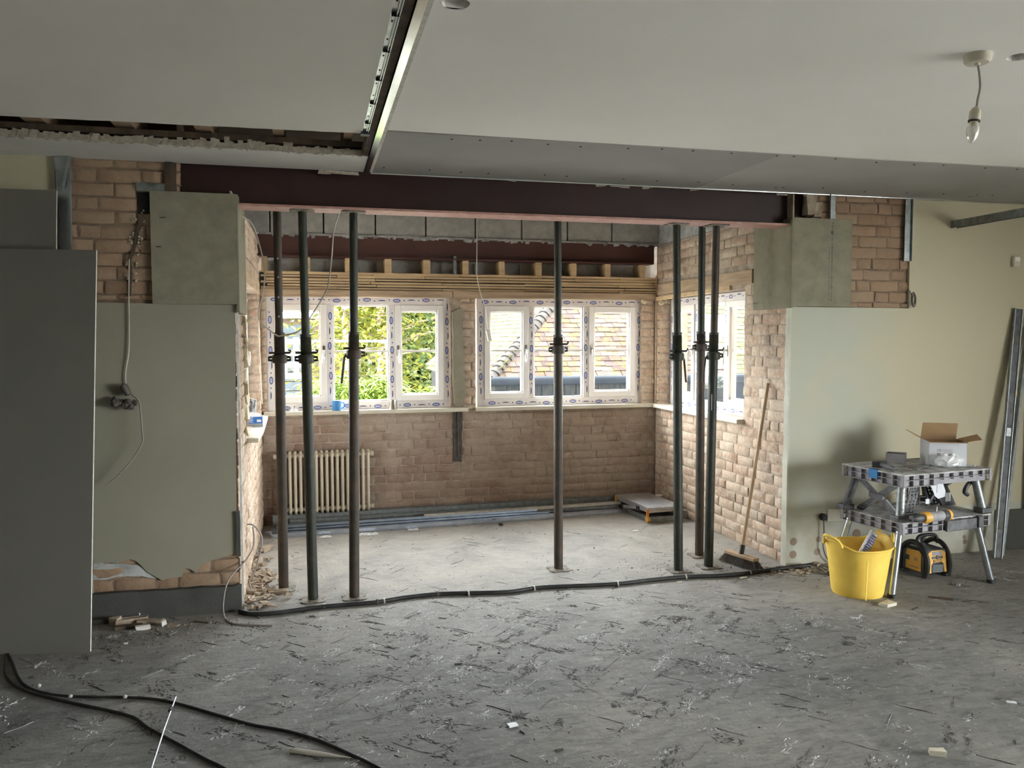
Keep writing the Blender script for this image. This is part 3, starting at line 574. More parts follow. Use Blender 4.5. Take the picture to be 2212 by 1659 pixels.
for a, b_ in ((565, 577), (664, 670), (745, 758), (831, 846), (914, 929), (999, 1012), (1078, 1090), (1157, 1170), (1233, 1245), (1306, 1318), (1382, 1393)):
    p0, p1 = oy(a, 580, Yb-.02), oy(b_, 580, Yb-.02); MB().box((p0.x, Yb-.03, jz0+.002), (p1.x, Yb+.13, bz0-.004), jit=.002).build('joist_end', 'lath', wb, bev=.002)
MB().box((1.21, Yb-.03, jz0), (1.235, Yb, bz0+.035)).build('pipe_stub', 'galvd', wb)
lz = HZ+.045; nrow = 6; lh = (jz0-lz)/nrow; rr = random.Random(6)
for r_ in range(nrow):
    x_ = XL+.01+(.2 if r_ % 2 else 0)*rr.random()
    while x_ < XR-.02:
        x1 = min(XR-.005, x_+rr.choice([.62, .75, .9])); z_ = lz+r_*lh
        MB().box((x_, Yb-.012-rr.uniform(0, .004), z_+rr.uniform(.0035, .009)), (x1-.004, Yb+.0, z_+lh-rr.uniform(-.001, .005)), jit=.002).build('lath', 'lath', wb); x_ = x1
MB().box((XL+.005, Yb-.02, jz0-.008), (XR-.005, Yb+.03, jz0+.002)).build('lath_top_batten', 'lath', wb)
MB().box((XL, Yb+.001, HZ), (XR, Yb+.03, jz0)).build('dark_backing', 'dtimber', wb)
for a, b_ in ((XL+.005, 1.20), (1.205, XR-.005)): MB().box((a, Yb-.03, HZ-.012), (b_, Yb+.02, HZ+.046), jit=.003).build('head_plate', 'timber', wb)
# ---------------------------------------------------------------- windows
def oval(mb, cx, cz, rx, rz_, y, n_=18, off=0.0):
    mb.v += [(cx+math.cos(2*math.pi*k/n_)*rx, y, cz+math.sin(2*math.pi*k/n_)*rz_) for k in range(n_)]; o = len(mb.v)-n_; mb.f.append(tuple(range(o, o+n_))); mb.mi.append(mb.cur)
def window(name, org, ang, W_, H_, lights, mull, tw=0.066, mw=0.052, barz=.52, seed=1, depth=.07):
    w_ = empty(name, org, ang, kind='structure'); rr = random.Random(seed)
    fr_ = MB(); fr_.box((0, 0, 0), (tw, depth, H_)).box((W_-tw, 0, 0), (W_, depth, H_)).box((tw, 0, 0), (W_-tw, depth, tw)).box((tw, 0, H_-tw), (W_-tw, depth, H_))
    for q in mull: fr_.box((q-mw/2, 0, tw), (q+mw/2, depth, H_-tw))
    fo = fr_.build('frame', 'tape', w_, bev=.003)
    pr = MB(); y = -.0008
    def mark(cx, cz, horiz, kk):
        lx, lz_ = (.033, .016) if horiz else (.016, .033)
        if kk == 0:
            pr.mat('blue1'); oval(pr, cx, cz, lx, lz_, y); pr.mat('blue2'); oval(pr, cx, cz, lx*.84, lz_*.74, y-.0003); pr.mat('tape')
            for i in range(5):
                t_ = (i-2)*lx*.27 if horiz else (i-2)*lz_*.27
                if horiz: pr.box((cx+t_-.0022, y-.0009, cz-lz_*.36), (cx+t_+.0022, y-.0006, cz+lz_*rr.uniform(.15, .42)))
                else: pr.box((cx-lx*.36, y-.0009, cz+t_-.0022), (cx+lx*rr.uniform(.15, .42), y-.0006, cz+t_+.0022))
        elif kk == 1: pr.mat('blue1'); pr.add([(cx-.007, y, cz), (cx, y, cz-.007), (cx+.007, y, cz), (cx, y, cz+.007)], [(0, 1, 2, 3)])
        else:
            pr.mat('blue1'); o_ = (.5 if rr.random() < .5 else -.5)
            if horiz: pts = [(cx+math.cos(a_)*lx, y, cz+math.sin(a_)*lz_*.55) for a_ in [math.pi*k_/10 for k_ in range(11)]]
            else: pts = [(cx+math.sin(a_)*lx*.55, y, cz+math.cos(a_)*lz_) for a_ in [math.pi*k_/10 for k_ in range(11)]]
            pr.add(pts, [tuple(range(11))])
    for (u0, u1, fixed, horiz) in ((.06, W_-.03, H_-tw*.42, True), (.12, W_-.05, tw*.40, True), (.1, H_-.08, tw*.48, False), (.1, H_-.08, W_-tw*.48, False))+tuple((.12, H_-.1, q, False) for q in mull):
        t_ = u0+rr.uniform(0, .05); k_ = 0
        while t_ < u1:
            kk = [0, 1, 2, 1][k_ % 4] if horiz else [2, 1, 0, 1][k_ % 4]; k_ += 1
            jt = rr.uniform(-.006, .006)
            mark(*((t_, fixed+jt) if horiz else (fixed+jt, t_)), horiz, kk); t_ += .064
    tag(pr.build('tape_print', parent=fo), 'blue oval marks printed on the protective tape', kind='stuff')
    xs = [tw]+[q for m_ in mull for q in (m_-mw/2, m_+mw/2)]+[W_-tw]
    for i, kind in enumerate(lights):
        a, b_ = xs[2*i]+.001, xs[2*i+1]-.001; z0, z1 = tw+.001, H_-tw-.001
        s_ = .050 if kind != 'f' else .012; y0 = -.012 if kind != 'f' else .012
        sh = MB(); sh.box((a, y0, z0), (a+s_, .05, z1)).box((b_-s_, y0, z0), (b_, .05, z1)).box((a+s_, y0, z0), (b_-s_, .05, z0+s_)).box((a+s_, y0, z1-s_), (b_-s_, .05, z1))
        if kind != 'f':
            g_ = .012; sh.box((a+s_, .004, z0+s_), (a+s_+g_, .05, z1-s_)).box((b_-s_-g_, .004, z0+s_), (b_-s_, .05, z1-s_)).box((a+s_, .004, z0+s_), (b_-s_, .05, z0+s_+g_)).box((a+s_, .004, z1-s_-g_), (b_-s_, .05, z1-s_)); s_ += g_
        so = sh.build('sash', 'upvc', w_, bev=.002); bz = z0+(z1-z0)*barz
        MB().box((a+s_, .012, bz-.009), (b_-s_, .04, bz+.009)).build('glazing_bar', 'upvc', so)
        for zz0, zz1 in ((z0+s_-.004, bz-.009), (bz+.009, z1-s_+.004)): MB().box((a+s_-.004, .024, zz0), (b_-s_+.004, .028, zz1)).build('pane', 'glass', so)
        if kind in 'lr':
            hx = b_-.024 if kind == 'l' else a+.024; sg = -1 if kind == 'l' else 1
            hd = MB(); hd.box((hx-.011, -.02, bz-.04), (hx+.011, -.012, bz+.05)); hd.tube([(hx, -.015, bz+.01), (hx, -.05, bz+.01)], .009, 10); hd.tube([(hx, -.048, bz+.012), (hx+sg*.004, -.052, bz-.03), (hx+sg*.008, -.05, bz-.10)], [.010, .008, .006], 10)
            hd.build('handle', 'steel', so, smooth=40)
    return w_
yw = Yb+.055
def bwin(name, x0, x1, y0, y1, seed, mull_px, lights):
    a = oy(x0, y1, yw); b_ = oy(x1, y0, yw); W_ = b_.x-a.x
    return window(name, (a.x, yw, SZ+.022), 0, W_, HZ-SZ-.03, lights, [oy(q, 760, yw).x-a.x for q in mull_px], seed=seed)
w1 = bwin('window_1', 578, 973, 643, 881, 3, (713, 847), 'lfr'); w2 = bwin('window_2', 1031, 1386, 648, 878, 7, (1147, 1266), 'lfr')
w3 = window('window_3', (XR+.12, OY1-.01, SZ+.02), R(-90), OY1-OY0+.1, HZ-SZ-.025, 'lfr', [.52, 1.03], seed=11)
w4 = window('window_4', (XL-.10, OY0, SZ+.02), R(90), 6.85-OY0, HZ-SZ-.025, 'lfr', [.48, .96], seed=13)
def sill(parent, name, poly, z0, t_, label):
    # poly in world x,y
    mb = MB(); mb.prism(poly, t_, Matrix(((1, 0, 0, 0), (0, 0, 1, 0), (0, 1, 0, z0), (0, 0, 0, 1)))); o_ = mb.build(name, 'sill', None, bev=.004); o_.parent = parent
    o_.matrix_parent_inverse = (Matrix.Translation(parent.location) @ parent.rotation_euler.to_matrix().to_4x4()).inverted(); o_['label'] = label; return o_
sill(w1, 'window_sill', [(-.40, Yb-.055), (oy(1012, 880, Yb-.055).x, Yb-.055), (oy(1012, 880, Yb-.055).x, Yb+.1), (-.40, Yb+.1)], SZ-.012, .034, 'pale sill board under the left back window')
sill(w2, 'window_sill', [(oy(1028, 880, Yb-.055).x, Yb-.055), (XR-.045, Yb-.055), (XR-.0, Yb-.0), (XR+.0, Yb+.1), (oy(1028, 880, Yb).x, Yb+.1)], SZ-.012, .034, 'pale sill board under the right back window')
sill(w3, 'window_sill', [(XR-.045, Yb-.05), (XR-.05, 5.40), (XR+.13, 5.40), (XR+.13, Yb-.0), (XR, Yb)], SZ-.014, .034, 'cream sill board ending at the brick pier')
sill(w4, 'window_sill', [(XL-.12, 5.34), (XL+.075, 5.34), (XL+.075, 5.9), (XL+.05, Yb-.06), (XL-.12, Yb-.06)], SZ-.034, .030, 'wide dusty sill board on the left side')
for p_ in ((3.008, Yb-.02, HZ-.02), (XR+.06, Yb-.065, HZ-.025), (XR+.02, OY1-.02, HZ-.03)):
    mb = MB(); rr = random.Random(int(p_[0]*100))
    for k in range(7): mb.lathe([(.0005, -.014), (.012, -.01), (.017, 0), (.012, .01), (.0005, .014)], 10, T(p_[0]+rr.uniform(-.015, .015), p_[1]+rr.uniform(-.01, .01), p_[2]+rr.uniform(-.02, .014), rr.random()*3))
    tag(mb.build('foam_blob', 'foam', wb, smooth=60), kind='stuff')
# ================================================================ OUTSIDE THE WINDOWS
MB().box((LX-3.0, RY-1.0, 2.95), (RX+3.5, Yb+.32, 8.8)).build('upper_sky_blocker', M('upper_brick', (0.30, 0.20, 0.15), 0.9), None)['kind'] = 'structure'  # unseen upper storey, added to keep sky light off the garden and roof
gnd = MB(); gnd.box((-40, Yb+.3, -.5), (60, 70, -.3)).box((-40, -40, -.5), (LX-.3, Yb+.3, -.3)).box((RX+.3, -40, -.5), (60, Yb+.3, -.3)).box((LX-.3, -40, -.5), (RX+.3, RY-.3, -.3))
tag(gnd.build('ground_outside', M('pale_gravel', (0.50, 0.49, 0.46), 0.95, c2=(0.44, 0.43, 0.40), scale=5)), kind='structure')
def leaves(name, m, parent, pts, size, aspect=.28, seed=1, droop=.5):
    rr = random.Random(seed); mb = MB()
    for (x_, y_, z_) in pts:
        L = size*rr.uniform(.6, 1.3); Wd = L*aspect; a = rr.uniform(0, 6.28); t_ = rr.uniform(-.9, .9)*droop-.2
        d = Vector((math.cos(a)*math.cos(t_), math.sin(a)*math.cos(t_), math.sin(t_))); sd = d.cross(Vector((rr.uniform(-.5, .5), rr.uniform(-.5, .5), 1))).normalized()
        p_ = Vector((x_, y_, z_)); mid = p_+d*L*.5; o_ = len(mb.v); mb.v += [tuple(p_), tuple(mid+sd*Wd*.5), tuple(p_+d*L-Vector((0, 0, L*.2))), tuple(mid-sd*Wd*.5)]; mb.f.append((o_, o_+1, o_+2, o_+3)); mb.mi.append(0)
    return tag(mb.build(name, m, parent), kind='stuff')
rr = random.Random(77)
hg = empty('garden_hedge', (.9, 9.9, -.3), label='bright green long-leaved hedge right outside the left back window', cat='hedge')
pts = []
for k in range(14000):
    x_ = rr.uniform(-2.4, 2.05); top = 1.02+.10*math.sin(x_*3.1)+.06*math.sin(x_*9); z_ = top-abs(rr.gauss(0, .35)); pts.append((x_-.9, rr.uniform(-.5, .35)+(top-z_)*-.15, z_+.3))
leaves('foliage', 'leaf1', hg, pts, .15, .17, 3)
st = MB()
for k in range(40):
    x_ = rr.uniform(-3.2, 1.1); st.tube([(x_, rr.uniform(-.2, .3), 0), (x_+rr.uniform(-.1, .1), 0, 1.1)], .008, 5)
tag(st.build('stem', 'timber', hg), kind='stuff')
def tree(label, loc, rad, hh, m, n_, seed, size=.22, asp=.5, group=None, low=.8):
    rr = random.Random(seed); t_ = empty('garden_tree', loc, label=label, cat='tree', group=group)
    tr = MB(); tr.tube([(0, 0, 0), (.05, .02, hh*.35), (-.05, 0, hh*.7)], [.14, .10, .04], 9)
    tr.build('trunk', 'timber', t_, smooth=40)
    br = MB()
    for k in range(16):
        z_ = hh*rr.uniform(.2, .7); a = rr.uniform(0, 6.28); L = rad*rr.uniform(.5, .95); p0 = (0, 0, z_); p1 = (math.cos(a)*L*.5, math.sin(a)*L*.5, z_+L*.25); br.tube([p0, p1, (math.cos(a+.3)*L, math.sin(a+.3)*L, z_+L*.35)], [.04, .025, .01], 5)
    tag(br.build('branch', M('pale_bark', (.20, .17, .12), .9), t_), kind='stuff')
    pts = []
    cl = [(rr.gauss(0, .45)*rad, rr.gauss(0, .45)*rad, rr.uniform(low, hh)) for k in range(34)]
    for k in range(n_):
        c_ = rr.choice(cl); s_ = rad*.26; pts.append((c_[0]+rr.gauss(0, s_), c_[1]+rr.gauss(0, s_), max(low*.6, c_[2]+rr.gauss(0, s_))))
    leaves('foliage', m, t_, pts, size, asp, seed)
    return t_
tree('yellow-green tree in front of the clad shed, left light of the left back window', (.62, 15.5, -.3), .8, 4.4, 'leaf2', 2000, 5, .16)
tree('yellow-green tree behind the site fence, middle light of the left back window', (1.35, 16.5, -.3), 1.7, 4.8, 'leaf2', 3600, 6, .17)
tree('dense dark green tree behind the right light of the left back window', (3.2, 17.5, -.3), 2.0, 5.6, 'leaf3', 5500, 8, .2)
bk_ = empty('tall_hedge', (2.5, 21.5, -.3), label='tall loose green hedge filling the background of the left back window', cat='hedge')
rr = random.Random(31); leaves('foliage', 'leaf3', bk_, [(rr.uniform(-1.7, 5), rr.gauss(0, .5), rr.uniform(.3, 4.4)) for k in range(13500)], .27, .5, 12)
pts_ = [(rr.uniform(-1.6, 5), rr.gauss(-.6, .3), rr.uniform(.6, 3.4)) for k in range(3500)]; leaves('yellow_foliage', 'leaf2', bk_, pts_, .22, .5, 13)
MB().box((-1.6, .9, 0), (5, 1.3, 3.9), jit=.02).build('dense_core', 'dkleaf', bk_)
sh = empty('garden_shed', (-2.6, 21, -.3), label='pale timber-clad shed with a white roof edge seen through the left light', cat='shed')
for k in range(12): MB().box((-1.2, 0, k*.2), (3.6, .03+.012*(k % 2), k*.2+.19), jit=.006).build('cladding_board', M('pale_cladding', (.052, .040, .028), .85, c2=(.040, .030, .021), scale=6) if k == 0 else bpy.data.materials['pale_cladding'], sh)
MB().box((-1.3, -.1, 2.4), (3.7, .1, 2.62)).build('fascia', 'upvc', sh); MB().box((-1.2, .03, 0), (3.6, 2.5, 2.4)).build('shed_body', 'timber', sh)
mt['fencem'] = M('fence_galvanised_dull', (.16, .17, .17), .8); mt['wirem'] = M('fence_wire', (.05, .055, .055), .8); mt['lattm'] = M('lattice_plastic', (.13, .13, .13), .8)
fc = empty('site_fence_panel', (.9-.9, 12.6, -.3), label='galvanised temporary mesh fence panel with rounded top corner behind the hedge', cat='fence')
fx = oy(835, 735, 12.6).x; fz = oy(800, 737, 12.6).z+.3; fb = MB()
fb.tube(curve_pts([(-3.0, 0, fz), (fx-.25, 0, fz), (fx-.08, 0, fz-.03), (fx, 0, fz-.15), (fx, 0, 0)], 5), .019, 8); fb.build('frame_tube', 'fencem', fc, smooth=40)
fw = MB()
for k in range(60): fw.bar((fx-.05-k*.06, 0, 0), (fx-.05-k*.06, 0, fz), .004, .004)
for k in range(8): fw.bar((-3, 0, fz-.1-k*.22), (fx, 0, fz-.1-k*.22), .004, .004)
tag(fw.build('wire_mesh', 'wirem', fc), kind='stuff')
ct = empty('white_lattice_crate', (oy(630, 750, 12.3).x, 12.3, .98), label='white square-holed lattice panel beside the site fence, left light', cat='panel')
cb = MB()
for k in range(4): cb.box((-.32+k*.17, 0, 0), (-.32+k*.17+.085, .02, .62))
for k in range(4): cb.box((-.32, -.002, k*.17), (.27, .022, k*.17+.085))
cb.build('lattice', 'lattm', ct); MB().box((-.3, .03, -1.28), (-.22, .08, .6)).build('post', 'timber', ct)
sy = empty('white_cabin', (oy(640, 720, 17.5).x, 17.5, -.3), label='pale blue-white slatted cabin behind the lattice panel', cat='cabin')
for k in range(11): MB().box((-.32, 0, k*.2), (.32, .3, k*.2+.17)).build('slat', M('pale_blue_board', (.055, .066, .075), .7) if k == 0 else bpy.data.materials['pale_blue_board'], sy)
# tiled outbuilding beyond the right back window
TM = MB().box((-.082, -.13, 0), (.082, .13, .016), jit=.002); tmesh = TM.build('tile_source', 'tile'); tmd = tmesh.data; col.objects.unlink(tmesh); bpy.data.objects.remove(tmesh)
def tiled_plane(parent, P0, ud, sd, nu_len, ns_len, mname, limit, clip=None, seed=1, e=.098):
    """tiles on the plane at P0; ud along the eaves, sd up the slope"""
    rr = random.Random(seed); ud = Vector(ud).normalized(); sd = Vector(sd).normalized(); nm = ud.cross(sd).normalized()
    if nm.z < 0: nm = -nm
    md = tmd.copy(); md.materials[0] = mt[mname]; jn = MB(); k_ = 0; nrow = int(ns_len/e)
    for r_ in range(nrow):
        u = (-.085 if r_ % 2 else 0)
        while u < nu_len:
            s_ = r_*e
            if clip is None or clip(u, s_):
                p_ = Vector(P0)+ud*(u+rr.uniform(-.004, .004))+sd*(s_+rr.uniform(-.006, .006))+nm*(.02+rr.uniform(0, .006))
                sd2 = (sd*math.cos(.075)-nm*math.sin(.075)).normalized(); n2 = ud.cross(sd2).normalized(); n2 = n2 if n2.z > 0 else -n2
                mx = Matrix((ud, sd2, n2)).transposed().to_4x4(); mx.translation = p_
                if k_ < limit:
                    o_ = bpy.data.objects.new('roof_tile', md); col.objects.link(o_); o_.parent = parent; o_.matrix_local = mx; k_ += 1
                else: jn.box((-.082, -.13, 0), (.082, .13, .016), mx)
            u += .17
        # next course
    if jn.v: tag(jn.build('roof_tiles', mname, parent), kind='stuff')
YG = 9.6
ev = oy(1062, 818, YG); ob = empty('tiled_outbuilding', (ev.x, YG, ev.z), label='low outbuilding with mossy tiled hipped roof and black gutter beyond the right back window', cat='building')
rf = MB().box((0, .1, -.02), (.01, .11, -.01)).build('roof', 'tile', ob)
pitch = R(40); hipk = 1.0
# front slope: eaves run +X, hip climbs from the left corner
tiled_plane(rf, (0, 0, 0), (1, 0, 0), (0, math.cos(pitch), math.sin(pitch)), 3.3, 2.95, 'tile', 290, lambda u, s_: u > s_*math.cos(pitch)*.98 and u < 3.25-s_*.1, 5)
def left_slope():
    tiled_plane(rf, (0, 0, 0), (0, 1, 0), (math.cos(pitch), 0, math.sin(pitch)), 5.0, 3.0, 'tilem', 0, lambda u, s_: u > s_*math.cos(pitch)*.98, 6)
left_slope()
def more_tiles(P, n_):
    pass
MB().add([(0, 0, 0), (3.25, 0, 0), (3.0, 2.35, 1.97), (2.35, 2.35, 1.97), (0, 6, 0), (2.35, 6, 1.97)], [(0, 1, 2, 3), (0, 3, 5, 4)]).build('roof_deck', 'dtimber', rf)
hp = Vector((1, 1, math.tan(pitch))).normalized(); bonnet = MB()
bonnet.lathe([(.055, 0), (.085, .13), (.075, .135), (.045, .005)], 8)
for k in range(26):
    q = hp*(k*.115); o_ = MB(); mx = hp.to_track_quat('Z', 'Y').to_matrix().to_4x4(); mx.translation = q+Vector((0, 0, .0)); o_.lathe([(.072, .09), (.092, -.05), (.084, -.055), (.06, .05)], 14, mx); o_.build('hip_tile', M('grey_hip_tile', (.055, .052, .048), .9, c2=(.035, .033, .032), scale=12) if k == 0 else bpy.data.materials['grey_hip_tile'], rf, smooth=50)
g_ = MB(); g_.tube([(-.15, -.09, -.03), (3.4, -.09, -.03)], .055, 10); g_.build('gutter', 'gutter', ob, smooth=40)
for k in range(22): MB().box((.05+k*.15, .02, -1.3), (.05+k*.15+.145, .05, -.06), jit=.003).build('wall_board', 'fascia', ob)
MB().box((.05, .05, -1.35), (3.3, 5.5, -.05)).build('wall_core', 'black', ob)
# farther roofs through the right alcove window
def far_roof(P, label, L, S, m, c):
    o_ = empty('neighbour_roof', P, label=label, cat='roof'); r2 = MB().box((0, .1, -.03), (.01, .11, -.02)).build('roof', m, o_)
    tiled_plane(r2, (0, 0, 0), (1, 0, 0), (0, math.cos(pitch), math.sin(pitch)), L, S, m, 0, None, 9, .11)
    MB().box((0, .05, -1.5), (L, .1, -.02)).build('wall', c, o_); MB().add([(0, 0, 0), (L, 0, 0), (L, S*math.cos(pitch), S*math.sin(pitch)), (0, S*math.cos(pitch), S*math.sin(pitch))], [(0, 1, 2, 3)]).build('roof_deck', 'dtimber', r2)
    tt = Vector((0, S*math.cos(pitch), S*math.sin(pitch)+.05)); MB().tube([tt, tt+Vector((L, 0, 0))], .07, 8).build('ridge', 'gutter', o_, smooth=40); return o_
q0, q1 = oy(1440, 820, 12), oy(1565, 820, 12)
far_roof((q0.x-.6, 12, q0.z-.1), 'farther tiled roof with grey ridge seen through the right alcove window, left lights', 2.3, 1.72, 'tile', 'gutter')
q1 = oy(1556, 810, 11.5); far_roof((q1.x, 11.5, q1.z), 'steep yellow-lichened roof filling the near light of the right alcove window', 4.0, 3.4, 'tilem', 'gutter')
# ================================================================ THINGS
def thing(name, loc, rz, label, cat, group=None): return empty(name, loc, rz, label, cat, group)
# ---- main steel beam over the opening
bl, br_ = oy(383, 400, Yf+.06).x, oy(1757, 440, Yf+.06).x
sb = thing('steel_beam', (bl, Yf+.095, ZB), 0, 'deep dark red steel beam spanning the opening on top of the props', 'beam'); LB = br_-bl
MB().box((0, -.006, .012), (LB, .006, .29)).build('web', 'redsteel', sb)
MB().box((0, -.085, 0), (LB, .085, .013)).build('bottom_flange', 'pinksteel', sb)['label'] = 'dusty pinkish bottom flange, floor light in its colour'
MB().box((0, -.085, .285), (LB, .085, .298)).build('top_flange', 'redsteel', sb)
# ---- cement board casings round the beam ends
cb_ = thing('boxing_board', (-.63, Yf-.012, 1.76), 0, 'square grey-green cement board casing left of the opening', 'board')
MB().box((-.222, -.009, .0), (.222, .009, .617)).build('front_board', 'cement', cb_, bev=.002)
MB().box((.222, -.009, -.045), (.236, .48, .615)).build('side_board', 'cement', cb_, bev=.002)
for px_, py_, dx in ((347, 470, .028), (340, 533, .02)):
    q = oy(px_, py_, Yf-.03); nl = MB(); nl.tube([(q.x+.63-.005, q.y-Yf+.012, q.z-1.76), (q.x+.63+dx, q.y-Yf+.01-.012, q.z-1.76)], .0025, 6); nl.build('nail', 'dark', cb_)
cr_ = thing('boxing_board', (3.36, Yf-.012, 1.778), 0, 'pale grey cement board casing with printed lines right of the opening', 'board')
MB().box((-.225, -.009, 0), (.222, .009, .592)).build('front_board', 'cement', cr_, bev=.002); MB().box((-.239, -.009, -.01), (-.225, .47, .592)).build('side_board', 'cement', cr_, bev=.002)
pr = MB(); rr = random.Random(2)
for k in range(60):
    z_ = .56-k*.0088; pr.box((.062, -.0096, z_), (.062+rr.uniform(.006, .014), -.009, z_+rr.uniform(.002, .006)))
    if k > 18: pr.box((.042, -.0096, z_), (.042+rr.uniform(.004, .012), -.009, z_+rr.uniform(.002, .005)))
oval(pr, .065, .50, .011, .014, -.0097)
tag(pr.build('board_print', 'print', cr_), kind='stuff')
for px_, py_ in ((1663, 637), (1693, 636), (1630, 656)):
    q = ox(px_, py_, XR-.02); nl = MB(); nl.tube([(q.x-3.36, q.y-Yf+.012, q.z-1.778), (q.x-3.36-.03, q.y-Yf+.012-.045, q.z-1.778)], .003, 6); nl.build('nail', 'steel', cr_)
def slab(name, pts, m, label, cat): pass
# ---- metal brackets and straps
bk = thing('metal_bracket', (-1.27, Yf-.005, 1.97), 0, 'bent shiny metal strap hanging at the top left corner of the brick patch', 'bracket')
MB().prism([(-.035, 0), (.028, .0), (.034, .50), (.038, .565), (-.045, .565), (-.035, .3)], .002, T(0, -.02, 0, 0, 0, 0)).box((-.047, -.02, .0), (-.045, .01, .565)).box((.026, -.035, .02), (.029, -.018, .5)).build('strap', 'galv', bk)
MB().prism([(.0, .38), (.045, .56), (.025, .565), (-.005, .42)], .002, T(0, -.038, 0, .2)).build('bent_tab', 'galv', bk)
bk = thing('metal_bracket', (4.04, Yf-.005, 2.10), 0, 'dull metal strap at the top right edge of the right brick patch', 'bracket')
MB().box((-.03, -.006, 0), (.022, -.004, .43)).box((.020, -.02, 0), (.023, .004, .43)).build('strap', 'galvd', bk); MB().box((-.028, -.008, .385), (-.018, -.006, .42)).build('bright_tab', 'galv', bk)
bk = thing('metal_bracket', (3.435, Yf-.005, 2.37), 0, 'short upright grey steel strap standing on the right cement board casing', 'bracket')
MB().box((-.026, -.006, 0), (.02, -.003, .17)).box((-.028, -.02, 0), (-.025, .0, .17)).build('strap', 'galvd', bk)
ps = thing('timber_post', (-.715, Yf+.0, 2.377), 0, 'short rough grey timber post between the brick patch and the red beam', 'post')
MB().box((-.055, -.01, 0), (.0, .06, .163), jit=.005).build('post', 'dtimber', ps); ps2 = MB().box((-.21, -.003, .0), (-.055, .05, .045), jit=.004).build('wedge', 'galvd', ps)
rbk = thing('timber_packer', (3.27, Yf-.0, 2.375), 0, 'pale plaster offcut wedged at the right end of the red beam', 'packer'); MB().box((-.02, .0, .02), (.04, .07, .16), jit=.01).box((.03, .0, .0), (.09, .08, .10), jit=.01).build('packer', 'rubble', rbk)
# torn plaster hanging under the ceiling bead
tp = MB(); rr = random.Random(6)
for px_ in (700, 712, 1290, 1302, 1400, 1395, 1500, 1687, 1695, 1103, 1350, 1330, 1740):
    q = oy(px_, 372+(px_-700)*.047, 4.80); s_ = rr.uniform(.012, .04); tp.box((q.x-s_, 4.795, ZC-.010-rr.uniform(.003, .012)), (q.x+s_, 4.805, ZC+.0), jit=.007)
tp.box((oy(690, 372, 4.8).x, 4.796, ZC-.02), (oy(775, 372, 4.8).x, 4.806, ZC-.003), jit=.005)
tag(tp.build('torn_plaster_edge', 'torn', ceil), kind='stuff')
